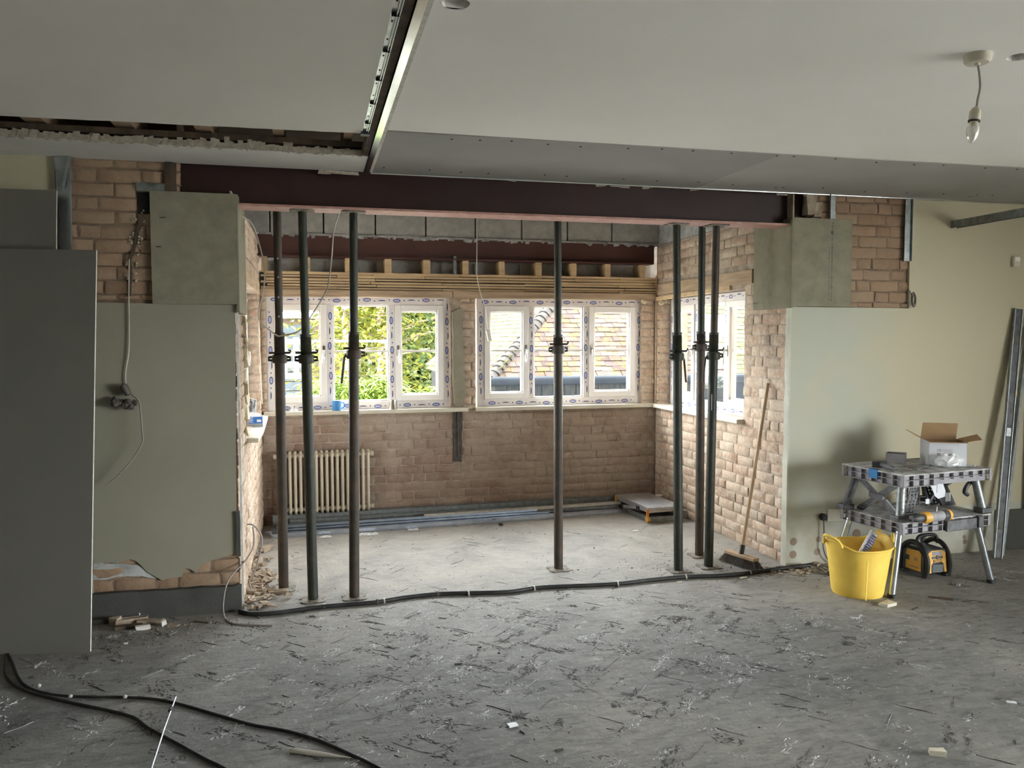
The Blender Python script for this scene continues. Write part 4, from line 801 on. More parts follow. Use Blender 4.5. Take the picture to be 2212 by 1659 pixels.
# ---- steel props
def prop(base, top, zn, zs, label, plate=True, hdir=None, m1='steelrst', m2='steelgrn', holes=False, hole_px=None):
    bx_, by_ = base; tx, ty, tz = top; p_ = thing('steel_prop', (bx_, by_, 0), 0, label, 'prop', 'adjustable steel props under the beam')
    def at(z): t_ = z/tz; return Vector(((tx-bx_)*t_, (ty-by_)*t_, z))
    MB().lathe([(.0302, 0), (.0302, zs)], 24).build  # profile reference
    o = MB(); o.tube([at(.008), at(zs-.0)], .0303, 24); o.tube([at(zs-.012), at(zs)], .0325, 24); o.build('outer_tube', m1, p_, smooth=40)
    thr = MB(); prof = []; z_ = zn+.02
    while z_ < zs-.02: prof += [(.0306, z_), (.0328, z_+.003), (.0306, z_+.006)]; z_ += .006
    sh_ = Matrix(((1, 0, (tx-bx_)/tz, 0), (0, 1, (ty-by_)/tz, 0), (0, 0, 1, 0), (0, 0, 0, 1)))
    if prof: thr.lathe(prof, 20, sh_).build('thread', m1, p_, smooth=60)
    MB().tube([at(zs-.1), at(tz)], .0243, 22).build('inner_tube', m2, p_, smooth=40)
    nt_ = MB(); nt_.lathe([(.0325, -.028), (.043, -.026), (.046, -.01), (.046, .012), (.042, .024), (.0325, .026)], 18, Matrix.Translation(at(zn)) )
    for a in ((0, math.pi) if hdir is None else (hdir+math.pi,)):
        d = Vector((math.cos(a), math.sin(a), 0)); nt_.tube([at(zn)+d*.036+Vector((0, 0, .012)), at(zn)+d*.064+Vector((0, 0, .008)), at(zn)+d*.064-Vector((0, 0, .008)), at(zn)+d*.036-Vector((0, 0, .012))], .008, 8)
    nt_.build('collar_nut', m1, p_, smooth=40)
    pn = MB(); pn.tube([at(zn)+Vector((-.062, -.01, .036)), at(zn)+Vector((.062, -.01, .036))], .0065, 8)
    pn.tube([at(zn)+Vector((.062, -.01, .036)), at(zn)+Vector((.066, -.02, .05)), at(zn)+Vector((.055, -.036, .052))], .005, 6); pn.build('pin', m1, p_, smooth=40)
    if hdir is not None:
        d = Vector((math.cos(hdir), math.sin(hdir), 0)); q = at(zn)
        MB().tube([q+d*.042, q+d*.056-Vector((0, .0, .02)), q+d*.070-Vector((0, 0, .14)), q+d*.074-Vector((0, 0, .175))], .0075, 8).build('handle', 'steelrst', p_, smooth=40)
    def plt(name, z, s_, yo=0):
        r_ = .078; pts = []
        for k in range(32):
            a = 2*math.pi*k/32+.4; rad = r_*(1+.16*math.cos(4*(a-.785))); pts.append((math.cos(a)*rad, math.sin(a)*rad))
        pl_ = MB(); pl_.prism(pts, .007, Matrix(((1, 0, 0, at(z).x), (0, 0, 1, at(z).y+yo), (0, 1, 0, z), (0, 0, 0, 1))) @ Matrix(((1, 0, 0, 0), (0, 1, 0, 0), (0, 0, 1, 0), (0, 0, 0, 1))))
        pl_.mat('plate'); pl_.mat('black')
        for k in range(4): a = k*math.pi/2+.4+.785; pl_.lathe([(.0001, .0075), (.007, .0075)], 8, Matrix.Translation((at(z).x+math.cos(a)*.06, at(z).y+math.sin(a)*.06, z)) ) if s_ else None
        pl_.ms = ['plate', 'black']; pl_.build(name, parent=p_)
    plt('base_plate', 0.0, True)
    if plate: plt('top_plate', tz-.007, False)
    if hole_px:
        hh = MB(); dcam = (Vector((0, 0, CH))-Vector((bx_, by_, CH))).normalized()
        for py_ in hole_px:
            z_ = oy(600, py_, by_).z; c_ = at(z_); hh.tube([c_+dcam*.0235, c_+dcam*.0252], .0058, 10)
        hh.build('pin_hole', 'bulbhole', p_)
    return p_
mt['bulbhole'] = M('worn_hole_rim', (.5, .49, .46), .6)
def zpx(px_, py_, Y): return oy(px_, py_, Y).z
prop((-.197, 5.13), (-.195, 5.10, 2.62), zpx(605, 775, 5.1), zpx(603, 718, 5.1), 'rusty steel prop with a column of pin holes, first from the left', False, None, 'steelrst', 'steelrst', hole_px=(560, 600, 643, 684))
prop((-.018, 4.875), (-.046, 4.92, ZB), zpx(664, 775, 4.9), zpx(662, 722, 4.9), 'dark green steel prop leaning slightly, second from the left under the beam', True, None, 'steelgrn', 'steelgrn')
prop((.224, 4.86), (.250, 4.90, ZB), zpx(766, 765, 4.9), zpx(766, 717, 4.9), 'steel prop with a long handle hanging on its left side, third from left', True, math.pi, 'steelrst', 'steelgrn')
prop((1.60, 5.12), (1.588, 5.11, 2.62), zpx(1207, 755, 5.12), zpx(1207, 723, 5.12), 'lone steel prop standing before the right back window', False, None, 'steelrst', 'steelgrn')
prop((2.372, 4.885), (2.352, 4.92, ZB), zpx(1463, 770, 4.9), zpx(1462, 718, 4.9), 'steel prop left of the close pair, handle hanging to its right', True, 0.2, 'steelgrn', 'steelgrn')
prop((2.682, 5.19), (2.66, 5.16, 2.62), zpx(1515, 750, 5.17), zpx(1515, 716, 5.17), 'rusty brown steel prop standing behind its neighbour, base among the dust', False, None, 'steelrst', 'steelgrn')
p7 = prop((2.610, 4.915), (2.632, 4.90, ZB), zpx(1545, 768, 4.9), zpx(1547, 718, 4.9), 'steel prop with a white sticker, nearest to the broom', True, math.pi-.1, 'steelgrn', 'steelrst')
MB().box((-.008, -.0325, 1.08), (.016, -.0300, 1.19)).build('sticker', 'white', p7)
# ---- radiator
ra, rb_ = oy(597, 985, Yb-.07), oy(800, 980, Yb-.07); rw = rb_.x-ra.x; nsec = 18
rd = thing('column_radiator', (ra.x, Yb-.08, .10), 0, 'cream column radiator standing against the brick wall under the left window', 'radiator'); stp = rw/nsec
for k in range(nsec):
    x_ = (k+.5)*stp; cm_ = MB()
    for y_ in (-.028, .022): cm_.tube([(x_, y_, .02), (x_, y_, .50)], .0125, 10)
    cm_.tube([(x_, -.028, .50), (x_, -.02, .515), (x_, .014, .515), (x_, .022, .50)], .0125, 10); cm_.tube([(x_, -.028, .02), (x_, -.02, .005), (x_, .014, .005), (x_, .022, .02)], .0125, 10)
    cm_.lathe([(.018, -stp*.5), (.021, 0), (.018, stp*.5)], 10, T(x_, -.003, .487, 0, 0, R(90))).lathe([(.018, -stp*.5), (.021, 0), (.018, stp*.5)], 10, T(x_, -.003, .033, 0, 0, R(90)))
    cm_.build('column', 'rad', rd, smooth=50)
for x_, z_ in ((-.012, .487), (rw+.012, .487), (rw+.012, .033)): MB().lathe([(.0001, -.014), (.02, -.014), (.024, 0), (.02, .014), (.0001, .014)], 12, T(x_, -.003, z_, 0, 0, R(90))).build('end_plug', 'rad', rd, smooth=50)
MB().box((.03, -.04, -.1), (.07, .03, -.012)).box((rw-.07, -.04, -.1), (rw-.03, .03, -.012)).build('foot', 'dtimber', rd)
# ---- steel channels on the floor
def channel(p0, p1, wd, ht, t_, m, label, up=True, roll=0, grp='metal stud channels lying along the back wall'):
    p0, p1 = Vector(p0), Vector(p1); d = p1-p0; L = d.length; a = math.atan2(d.y, d.x)
    o = thing('metal_channel', p0, a, label, 'channel', grp); s = MB()
    mx = T(0, 0, 0, 0, R(roll)); 
    if up: s.box((0, 0, 0), (L, wd, t_), mx).box((0, 0, 0), (L, t_, ht), mx).box((0, wd-t_, 0), (L, wd, ht), mx)
    else: s.box((0, 0, ht-t_), (L, wd, ht), mx).box((0, 0, 0), (L, t_, ht), mx).box((0, wd-t_, 0), (L, wd, ht), mx)
    q = s.build('profile', m, o); l2 = MB(); l2.box((0, t_, ht-.008 if up else .0), (L, t_+.008, ht-.006 if up else .002), mx).box((0, wd-t_-.008, ht-.008 if up else 0), (L, wd-t_, ht-.006 if up else .002), mx); l2.build('return_lip', m, q); return o
channel((-.34, 6.845, 0), (2.95, 6.925, 0), .052, .10, .0015, 'galvd', 'dull steel channel on edge right against the brick wall')
channel((-.20, 6.775, 0), (2.72, 6.855, 0), .06, .075, .0015, 'galvd', 'dull steel channel second from the wall, below the radiator')
channel((-.24, 6.69, 0), (2.70, 6.788, 0), .065, .05, .0015, 'galvd', 'dark steel channel third from the wall with dusty top', False)
channel((-.385, 6.60, 0), (2.66, 6.735, 0), .05, .034, .0012, 'galvb', 'bright bluish steel channel in the middle of the floor stack', False)
channel((-.35, 6.545, 0), (2.0, 6.665, 0), .045, .045, .0012, 'galvb', 'shorter bright steel channel ending before the single prop', False)
channel((-.33, 6.475, 0), (2.70, 6.638, 0), .05, .036, .0012, 'galvb', 'front bright steel channel nearest the open floor', False)
channel((-.30, 6.61, .036), (1.9, 6.715, .036), .04, .03, .0012, 'galvb', 'bright steel channel lying on top of the stack', True)
channel((.9, 6.70, .052), (2.72, 6.795, .052), .035, .022, .0012, 'bedge', 'cream coated channel on the stack near the folded platform', False)
def crumple(name, px_, py_, s_, label, cat, m='paper', hgt=.35, Zb=0.0):
    q = oz(px_, py_, Zb); rr = random.Random(int(px_)); mb = MB(); n_ = 9
    vs = [(s_*(i/(n_-1)-.5)*2*(1+.2*rr.uniform(-1, 1)), s_*.5*(j/(n_-1)-.5)*2+rr.uniform(-.1, .1)*s_, max(0.001, (rr.uniform(0, 1)**2)*s_*hgt*(1 if 0 < i < n_-1 and 0 < j < n_-1 else .2))) for i in range(n_) for j in range(n_)]
    mb.add(vs, [(i*n_+j, (i+1)*n_+j, (i+1)*n_+j+1, i*n_+j+1) for i in range(n_-1) for j in range(n_-1)])
    o = mb.build(name, m); o.location = q; md = o.modifiers.new('s', 'SOLIDIFY'); md.thickness = .0015; return tag(o, label, cat)
crumple('plastic_wrapper', 703, 1160, .045, 'scrap of white plastic wrapper below the channels, left one', 'wrapper')
crumple('plastic_wrapper', 795, 1154, .075, 'longest twisted white wrapper strip in front of the channels by the third prop', 'wrapper', hgt=.2)
crumple('plastic_wrapper', 893, 1144, .04, 'small white wrapper scrap farthest right before the channels', 'wrapper', hgt=.3)
# ---- folded work platform
fp = thing('folding_platform', (2.745, 6.235, 0), R(4), 'folded aluminium work platform with yellow hinges in the right corner', 'platform'); PW, PL = .33, .63
MB().box((0, 0, .105), (PW*.44-.002, PL, .13)).box((PW*.44+.002, 0, .105), (PW, PL, .13)).build('deck', 'alu', fp, bev=.004)
MB().box((0, 0, .085), (PW, .03, .118)).build('front_rail', M('cream_rail', (.62, .58, .5), .5), fp, bev=.003); MB().box((0, 0, .085), (.03, PL, .105)).box((PW-.03, 0, .085), (PW, PL, .105)).build('side_rail', 'alu', fp)
MB().box((.01, .03, .0), (.045, PL, .045)).box((PW-.045, .03, 0), (PW-.01, PL, .045)).box((.01, .01, .0), (PW-.01, .045, .045)).build('leg_frame', 'galvd', fp, bev=.003)
MB().bar((.004, PL*.75, .05), (.004, PL*.3, .095), .018, .028).build('strut', 'alu', fp); MB().box((-.008, PL*.26, .07), (.016, PL*.34, .11)).build('strut_bracket', 'tool_d', fp)
for y_ in (.0, PL-.01): MB().tube([(-.006, y_, .01), (-.006, y_, .12)], .012, 10).lathe([(.0001, -.012), (.026, -.012), (.026, .012), (.0001, .012)], 14, T(-.004, y_, .03, 0, 0, R(90))).build('hinge', 'tool_y', fp, smooth=40)
MB().box((-.016, -.012, .05), (-.004, .004, .12)).build('latch', M('orange_latch', (.75, .16, .03), .4), fp); MB().box((PW-.02, PL*.66, .13), (PW+.03, PL*.72, .145)).build('catch', 'upvc', fp, bev=.003)
# ---- broom
hd0 = oz(1598, 1207, .07); bt = ox(1659, 828, XR-.02)
bo = thing('broom', (oz(1602, 1212, 0).x, oz(1602, 1212, 0).y, 0), 0, 'wooden-handled broom with dark bristles leaning on the brick pier', 'broom'); bl_ = bo.location
ha, hb = oz(1570, 1190, .07)-bl_, oz(1634, 1210, .07)-bl_; hc = (ha+hb)/2; dr_ = (hb-ha).normalized()
MB().bar(ha, hb, .055, .022).build('head_block', 'broomw', bo, bev=.004)
ts = bt-bl_; hdl = MB(); hdl.tube([hc+Vector((0, 0, .01)), hc.lerp(ts, .5), ts], .0125, 12); hdl.build('handle', 'broomw', bo, smooth=40); MB().tube([hc+Vector((0, 0, .004)), hc.lerp(ts, .06)], .017, 12).build('socket', 'rubber', bo, smooth=40)
mb = MB(); rr = random.Random(4); pn_ = Vector((-dr_.y, dr_.x, 0))
for k in range(900):
    t_ = rr.random(); o_ = rr.uniform(-.024, .024); b0 = ha.lerp(hb, t_)+pn_*o_-Vector((0, 0, .012)); b1 = b0+dr_*(t_-.5)*.07+pn_*(o_*1.2+rr.uniform(-.01, .01))+dr_*rr.uniform(-.008, .008); b1.z = rr.uniform(.0, .010); mb.bar(b0, b1, .0016, .0016)
tag(mb.build('bristles', 'bristle', bo), kind='stuff')
# ---- leaning plasterboards
def leaning(name, A, B, dirv, L, label):
    A, B = Vector(A), Vector(B); d = Vector(dirv).normalized(); n_ = (B-A).cross(d).normalized(); n_ = -n_ if n_.y < 0 else n_
    mb = MB(); mb.mat('dboard').mat('bedge'); t_ = .0125; P_ = [A, A+d*L, B+d*L, B]; vs = P_+[p_+n_*t_ for p_ in P_]
    mb.cur = 0; mb.add(vs, [(0, 1, 2, 3), (7, 6, 5, 4)]); mb.cur = 1; o_ = len(mb.v)-8; mb.f += [(o_, o_+3, o_+7, o_+4), (o_+3, o_+2, o_+6, o_+7), (o_+1, o_, o_+4, o_+5), (o_+2, o_+1, o_+5, o_+6)]; mb.mi += [1, 1, 1, 1]
    return tag(mb.build(name), label, 'plasterboard', 'dark grey plasterboards leaning on the left wall')
leaning('plasterboard', oz(195, 1408), oy(208, 540, 4.50), (-.985, .13, .004), 1.2, 'nearest dark grey plasterboard leaning on the left wall, standing on the cables')
leaning('plasterboard', (-1.31, 4.46, 0), oy(122, 411, 4.66), (-.99, .06, .004), 1.2, 'taller dark plasterboard behind the nearest one, top edge higher')
# ---- cables and pipe on the floor
def cable(name, pts, r_, m, label, cat='cable', n_=8, k=6):
    return tag(MB().tube(curve_pts(pts, k), r_, n_).build(name, m, smooth=60), label, cat)
A_ = [(14, 1411), (11, 1450), (23, 1473), (58, 1493), (97, 1504), (175, 1522), (233, 1534), (288, 1549), (319, 1571), (350, 1588), (400, 1615), (443, 1639), (484, 1659), (530, 1690)]
B_ = [(17, 1411), (27, 1431), (39, 1462), (58, 1483), (97, 1497), (156, 1504), (268, 1506), (334, 1510), (389, 1521), (467, 1543), (544, 1565), (622, 1579), (692, 1600), (758, 1629), (820, 1659), (870, 1690)]
cable('floor_cable', [oz(*p_, .006) for p_ in A_], .006, 'rubber', 'black cable on the floor, shorter front one running off the bottom edge')
cable('floor_cable', [oz(*p_, .012 if 60 < p_[0] < 120 else .006) for p_ in B_], .006, 'rubber', 'black cable on the floor curving past the white plaster shard')
PP = [(517, 1320), (545, 1326), (600, 1323), (680, 1312), (730, 1307), (815, 1300), (870, 1291), (945, 1283), (1010, 1281), (1050, 1280), (1100, 1278), (1155, 1270), (1200, 1267), (1330, 1261), (1400, 1253), (1480, 1246), (1560, 1243), (1620, 1237), (1700, 1226), (1750, 1221)]
pp = cable('rubber_pipe', [oz(*p_, .0135) for p_ in PP], .0135, 'rubber', 'long black rubber pipe lying across the threshold of the opening', 'pipe', 10)
tie = MB()
for p_ in ((700, 1309), (830, 1298), (1012, 1282), (1154, 1271), (1334, 1261), (1481, 1246), (1620, 1237)): q = oz(*p_, .0135); tie.tube([q-Vector((.004, 0, 0)), q+Vector((.004, 0, 0))], .0158, 12); tie.tube([q+Vector((0, -.013, .004)), q+Vector((.004, -.022, -.004))], .002, 5)
tie.build('cable_tie', 'wcable', pp); jn = MB()
for p_ in ((815, 1300), (945, 1283)): q = oz(*p_, .0135); jn.tube([q-Vector((.006, .001, 0)), q+Vector((.006, .001, 0))], .0165, 12)
jn.build('pipe_joint', 'damp', pp)
rdp = thing('metal_rod', oz(372, 1532, .012), 0, 'thin bright metal rod lying across both floor cables', 'rod'); rl_ = rdp.location
MB().tube([oz(380, 1506, .016)-rl_, oz(355, 1575, .016)-rl_, oz(327, 1662, .012)-rl_, oz(318, 1690, .01)-rl_], .0032, 8).build('rod', 'galv', rdp, smooth=40); MB().tube([oz(371, 1529, .016)-rl_, oz(367, 1536, .016)-rl_], .008, 8).build('ferrule', 'rubber', rdp)
q0, q1, q2 = oz(628, 1621, .007), oz(690, 1629, .009), oz(758, 1637, .003); tag(MB().tube([q0, q1, q2], [.010, .010, .002], 7).build('plaster_shard', 'wcable', smooth=40), 'long pointed white plaster shard beside the black cable', 'shard')
# white blobs of plaster on cables
for p_, lb in (((270, 1507), 'white plaster blob on the black cable, the largest'), ((84, 1483), 'white plaster blob next to the bend of the cables'), ((152, 1506), 'white plaster blob on the cable between two others')):
    q = oz(*p_, .008); tag(MB().lathe([(.0001, -.008), (.009, -.004), (.010, .002), (.006, .008), (.0001, .009)], 8, T(q.x, q.y, q.z+.004, .3, .2)).build('plaster_blob', 'chalk', smooth=60), lb, 'debris')
# ---- hanging and wall cables
Y_ = Yf-.012
hc_ = cable('wall_cable', [oy(*p_, Y_) for p_ in ((279, 560), (278, 640), (279, 700), (278, 760), (271, 805), (273, 835))], .0034, 'wcable', 'white cable hanging down the left wall from the chased groove')
cable('wall_cable', [oy(p_[0], p_[1], p_[2]) for p_ in ((284, 852, Y_-.03), (300, 866, Y_-.05), (304, 891, Y_-.06), (307, 929, Y_-.06), (309, 949, Y_-.06), (305, 962, Y_-.06), (291, 985, Y_-.06), (273, 1008, Y_-.06), (249, 1033, Y_-.05), (233, 1044, Y_-.05), (226, 1041, Y_-.05))], .0042, 'gcable', 'grey cable curling down from the taped junction on the left wall')
jb = thing('taped_junction', oy(272, 850, Yf-.04), 0, 'dirty taped cable junction lump hanging on the left wall', 'junction')
MB().lathe([(.0001, -.035), (.022, -.03), (.028, 0), (.024, .03), (.0001, .036)], 12, T(0, .0, .02, 0, 0, R(-25)) @ Matrix.Diagonal((.8, .9, 1, 1))).build('taped_block', 'dcable', jb, smooth=60)
mb = MB(); rr = random.Random(1)
for k in range(16): s_ = rr.uniform(.012, .026); mb.lathe([(.0005, -s_), (s_*.9, -s_*.3), (s_, s_*.3), (.0005, s_)], 6, T(rr.uniform(-.055, .045), rr.uniform(-.015, .012), -.05+rr.uniform(-.025, .02), rr.random()*6, rr.random()*2))
mb.build('plaster_lump', 'damp', jb)
cable('hanging_cable', [oy(p_[0], p_[1], p_[2]) for p_ in ((517, 466, 5.02), (545, 485, 5.05), (566, 550, 5.08), (572, 590, 5.08), (568, 635, 5.08), (560, 665, 5.06), (560, 690, 5.05), (575, 707, 5.05), (597, 724, 5.07), (608, 725, 5.07), (640, 718, 5.0), (660, 700, 4.98), (690, 655, 5.0), (708, 620, 5.02), (716, 560, 5.05), (721, 500, 5.08), (730, 468, 5.10), (735, 455, 5.1))], .0045, 'wcable', 'pale cable looping from the beam round the two left props')
pc = thing('pull_cord', oy(1032, 480, 6.5), 0, 'white cord with a small box hanging in front of the right back window', 'cord'); pl0 = pc.location
MB().tube(curve_pts([oy(*p_, 6.5)-pl0 for p_ in ((1032, 410), (1030, 560), (1031, 600), (1040, 640), (1050, 668), (1051, 690), (1055, 713))]), .0035, 7).build('cord', 'wcable', pc, smooth=60)
q = oy(1056, 725, 6.5)-pl0; MB().box((-.017, -.014, -.046), (.017, .014, .046), T(q.x, 0, q.z, 0, 0, R(-12))).build('terminal_box', 'sill', pc, bev=.006)
cable('wall_cable', [oy(p_[0], p_[1], 6.78) for p_ in ((559, 672), (560, 730), (563, 800), (566, 872))], .0045, 'wcable', 'white cable running down the left reveal behind the first prop')
bt_ = Yf-.04
cable('loose_cable', [oy(p_[0], p_[1], 4.88) for p_ in ((533, 1133), (546, 1134), (562, 1151), (566, 1172), (559, 1204), (551, 1231), (539, 1254), (543, 1273))], .0045, 'gcable', 'grey cable looping from the back box into the rubble at the left jamb')
cable('loose_cable', [oy(546, 1138, 4.87), oy(549, 1167, 4.86), oy(543, 1191, 4.84), oy(525, 1217, 4.78), oy(498, 1246, 4.72), oy(486, 1276, 4.66), oy(482, 1315, 4.62), oz(488, 1337, .006), oz(500, 1346, .005), oz(525, 1349, .005), oz(588, 1351, .005)], .0045, 'gcable', 'grey cable trailing from the back box over the floor before the left wall')
bb_ = thing('back_box', (XL-.005, 4.835, .49), 0, 'rusty grey metal back box at the bottom of the left jamb', 'box'); MB().box((0, -.035, -.03), (.014, .04, .05)).build('box', 'galvd', bb_, bev=.002); MB().box((-.018, -.058, -.17), (.004, -.044, .09)).build('capping', 'plinth', bb_)
rr = random.Random(3); cl = MB()
for k in range(4):
    c_ = oy(1972+k, 646+k*2, Yf-.02); pts = [c_+Vector((math.cos(a)*.014, 0, math.sin(a)*.045+(.01 if k % 2 else 0))) for a in [2*math.pi*j/14 for j in range(15)]]; cl.tube(pts, .0025, 6)
cl.tube(curve_pts([oy(*p_, Yf-.015) for p_ in ((1955, 622), (1965, 628), (1971, 642))]), .0025, 6); tag(cl.build('wire_coil', 'dcable', smooth=60), 'small coil of thin grey wire at the lower corner of the right brick patch', 'wire')
# ---- right wall fittings
sn = thing('sensor_box', oy(2194, 565, Yf-.012), 0, 'small white sensor box high on the cream wall', 'sensor'); MB().box((-.028, -.016, -.037), (.03, .012, .037)).build('case', 'sill', sn, bev=.006); MB().box((-.02, -.0175, .0), (.022, -.0155, .03)).build('lens', 'upvc', sn, bev=.002)
ct_ = thing('ceiling_track', oy(2061, 478, Yf), 0, 'grey metal stud track fixed to the cream wall and running towards the viewer', 'track'); c0 = ct_.location
MB().box((-.025, -2.6, -.002), (.025, 0, 0)).box((-.025, -2.6, -.05), (-.023, 0, 0)).box((.023, -2.6, -.05), (.025, 0, 0)).build('track', 'galvd', ct_)
lv = thing('spirit_level', (4.70, 4.605, 0), 0, 'long grey spirit level leaning against the cream wall behind the bench', 'level'); mv = Vector((.285, .165, 1.775))
d_ = mv.normalized(); sd_ = Vector((1, -.15, 0)); sd_ = (sd_-d_*sd_.dot(d_)).normalized(); nn_ = d_.cross(sd_)
def lbar(a, b_, x0, x1, y0, y1, m, name):
    mx = Matrix((sd_, nn_, d_)).transposed().to_4x4(); return MB().box((x0, y0, a), (x1, y1, b_), mx).build(name, m, lv, bev=.0015)
Lv = mv.length; lbar(0, Lv, -.032, -.024, -.012, .012, 'galvd', 'flange'); lbar(0, Lv, .024, .032, -.012, .012, 'galvd', 'flange'); lbar(.002, Lv-.002, -.024, .024, -.006, .006, 'tool_d', 'web')
for t_ in (.13, .5, .87): lbar(Lv*t_-.03, Lv*t_+.03, -.018, .018, -.009, .009, 'dcable' if t_ != .5 else 'galvd', 'vial_block')
lbar(Lv*.66-.02, Lv*.66+.02, .026, .040, -.01, .01, 'tool_y', 'vial')
lp = thing('leaning_plank', (4.79, 4.66, 0), 0, 'pale batten leaning beside the spirit level at the right edge', 'plank'); MB().bar((0, 0, 0), (.30, .115, 1.76), .022, .03, (0, 1, 0)).build('plank', 'galvd', lp)
bp = thing('wall_panel', (5.12, 4.765, 0), 0, 'dark grey panel standing on the floor at the far right', 'panel'); MB().box((-.26, 0, 0), (.5, .02, .30)).build('panel', 'plinth', bp, bev=.003); MB().box((-.02, -.01, .3), (.3, .015, 1.68)).build('upright', 'gboard', bp, bev=.003)
sk = thing('double_socket', oy(1798, 1114, Yf-.006), 0, 'white double wall socket behind the bench with a black plug', 'socket'); MB().box((-.04, -.004, -.04), (.106, .006, .046)).build('plate', 'sill', sk, bev=.003)
plg = thing('black_plug', oy(1779, 1117, Yf-.02), 0, 'black plug and cable in the wall socket above the yellow tub', 'plug'); MB().lathe([(.0001, -.026), (.022, -.024), (.026, 0), (.024, .012), (.0001, .014)], 14, T(0, 0, 0, 0, R(90))).box((-.02, -.02, -.02), (.02, .012, .01)).build('body', 'rubber', plg, smooth=50, bev=.004)
MB().tube(curve_pts([oy(*p_, Yf-.03)-plg.location for p_ in ((1779, 1122), (1780, 1150), (1778, 1180), (1786, 1205), (1800, 1216))]), .004, 7).build('flex', 'dcable', plg, smooth=60)
# ---- pendant lamp
pq = oz(2112, 118, ZC-.0); pd = thing('pendant_lamp', (pq.x, pq.y, ZC), 0, 'white ceiling rose with bare candle bulb on a short cord', 'lamp')
MB().lathe([(.0001, -.03), (.036, -.03), (.043, -.022), (.045, 0)], 28).build('ceiling_rose', 'sill', pd, smooth=40)
MB().lathe([(.0001, -.036), (.008, -.036), (.009, -.029)], 12).build('cord_grip', 'sill', pd, smooth=40)
ppx = [(2112, 135), (2116, 165), (2117, 190), (2112, 215), (2109, 236)]; MB().tube(curve_pts([oy(*p_, pq.y)-pd.location for p_ in ppx]), .0038, 8).build('cord', 'gcable', pd, smooth=60)
q = oy(2108, 232, pq.y)-pd.location; hm = T(q.x, q.y, q.z, 0, 0, R(7)); MB().lathe([(.005, .002), (.012, -.004), (.018, -.014), (.0185, -.024), (.0175, -.025), (.019, -.027), (.0185, -.045)], 20, hm).build('bulb_holder', 'sill', pd, smooth=35)
MB().lathe([(.0195, -.045), (.0195, -.050), (.014, -.051)], 20, hm).build('holder_ring', 'rubber', pd, smooth=35); MB().lathe([(.0135, -.050), (.013, -.058), (.0155, -.064), (.019, -.068)], 20, hm).build('bulb_base', 'rad', pd, smooth=50)
MB().lathe([(.019, -.068), (.0205, -.076), (.020, -.088), (.016, -.104), (.009, -.118), (.003, -.124), (.0001, -.125)], 24, hm).build('bulb', 'bulb', pd, smooth=60)
# ---- mugs and small things on the back sill
SZT = SZ+.022
def mug(name, px_, py_, r_, h_, m, label, hs):
    q = oy(px_, py_, Yb-.02); o = thing(name, (q.x, Yb-.02, SZT), 0, label, 'mug'); MB().lathe([(.0001, 0), (r_*.96, 0), (r_, .006), (r_, h_), (r_*.93, h_), (r_*.92, .006), (.0001, .006)], 26).build('cup', m, o, smooth=35)
    MB().tube([(hs*r_*.9, -.3*r_*0, h_*.82), (hs*r_*1.5, 0, h_*.85), (hs*r_*1.75, 0, h_*.6), (hs*r_*1.55, 0, h_*.3), (hs*r_*.93, 0, h_*.2)], .005, 8).build('handle', m, o, smooth=60); return o
mug('blue_mug', 727, 870, .038, .082, 'mugblue', 'light blue mug with its handle to the right on the back sill', 1)
m2_ = mug('steel_mug', 849, 870, .035, .08, 'steel', 'small shiny steel mug on the back sill behind the third prop', .01)
m2_.rotation_euler = (0, 0, R(-80))
crumple('crumpled_tissue', 634, 884, .035, 'crumpled white tissue on the back sill behind the first prop', 'tissue', 'paper', .8, SZT).location = (oy(634, 882, Yb-.02).x, Yb-.02, SZT)
# ---- things on the left side sill
SL = SZ-.004
def onsill(px_, py_): q = oz(px_, py_, SL); return q
q = oz(544, 922, SL); yq = q.y
bxb = thing('screw_box', (XL+.005, q.y, SL), R(-4), 'open box with a bright blue label on the end of the left sill', 'box')
MB().box((-.055, 0, 0), (-.053, .10, .075)).box((.053, 0, 0), (.055, .10, .075)).box((-.055, 0, 0), (.055, .002, .075)).box((-.055, .098, 0), (.055, .1, .075)).box((-.055, 0, 0), (.055, .1, .002)).build('carton', 'white', bxb); MB().box((-.046, -.0008, .022), (.053, 0, .072)).build('blue_label', 'blue3', bxb)
MB().box((-.055, -.001, .0), (.055, -.0002, .020)).build('grey_band', 'galvd', bxb)
MB().prism([(-.055, .075), (.055, .075), (.03, .10), (-.03, .105)], .002, T(0, .002, 0)).build('lid_flap', 'white', bxb)
tx_ = MB()
for k in range(5): tx_.box((-.042, -.0015, .064-k*.008), (-.01-.006*(k % 2), -.0008, .067-k*.008))
tx_.box((.014, -.0015, .034), (.044, -.0008, .052)); tag(tx_.build('label_print', 'white', bxb), kind='stuff')
q = oz(562, 892, SL); wbx = thing('white_box', (XL+.02, q.y+.02, SL), R(-6), 'white and lilac carton behind the blue-labelled box on the left sill', 'box'); MB().box((-.06, 0, 0), (.052, .14, .075)).build('carton', 'white', wbx, bev=.002); MB().box((-.055, -.001, .012), (.0, 0, .066)).build('lilac_print', 'tape', wbx)
q = oz(538, 895, SL); blb = thing('plaster_bag', (XL-.045, yq+.16, SL), 0, 'upright torn black and silver bag on the left sill', 'bag')
MB().box((-.045, 0, 0), (.045, .07, .16), jit=.008).prism(jag([(-.045, .16), (.045, .16), (.05, .185, 1), (0, .20, 1), (-.05, .18)], .02, .004, 2), .06, T(0, .005, 0)).build('bag', M('black_silver_bag', (.05, .05, .05), .5, c2=(.45, .45, .44), scale=22, lo=.48, hi=.6, sc=(1, 1, .35)), blb, bev=.006)
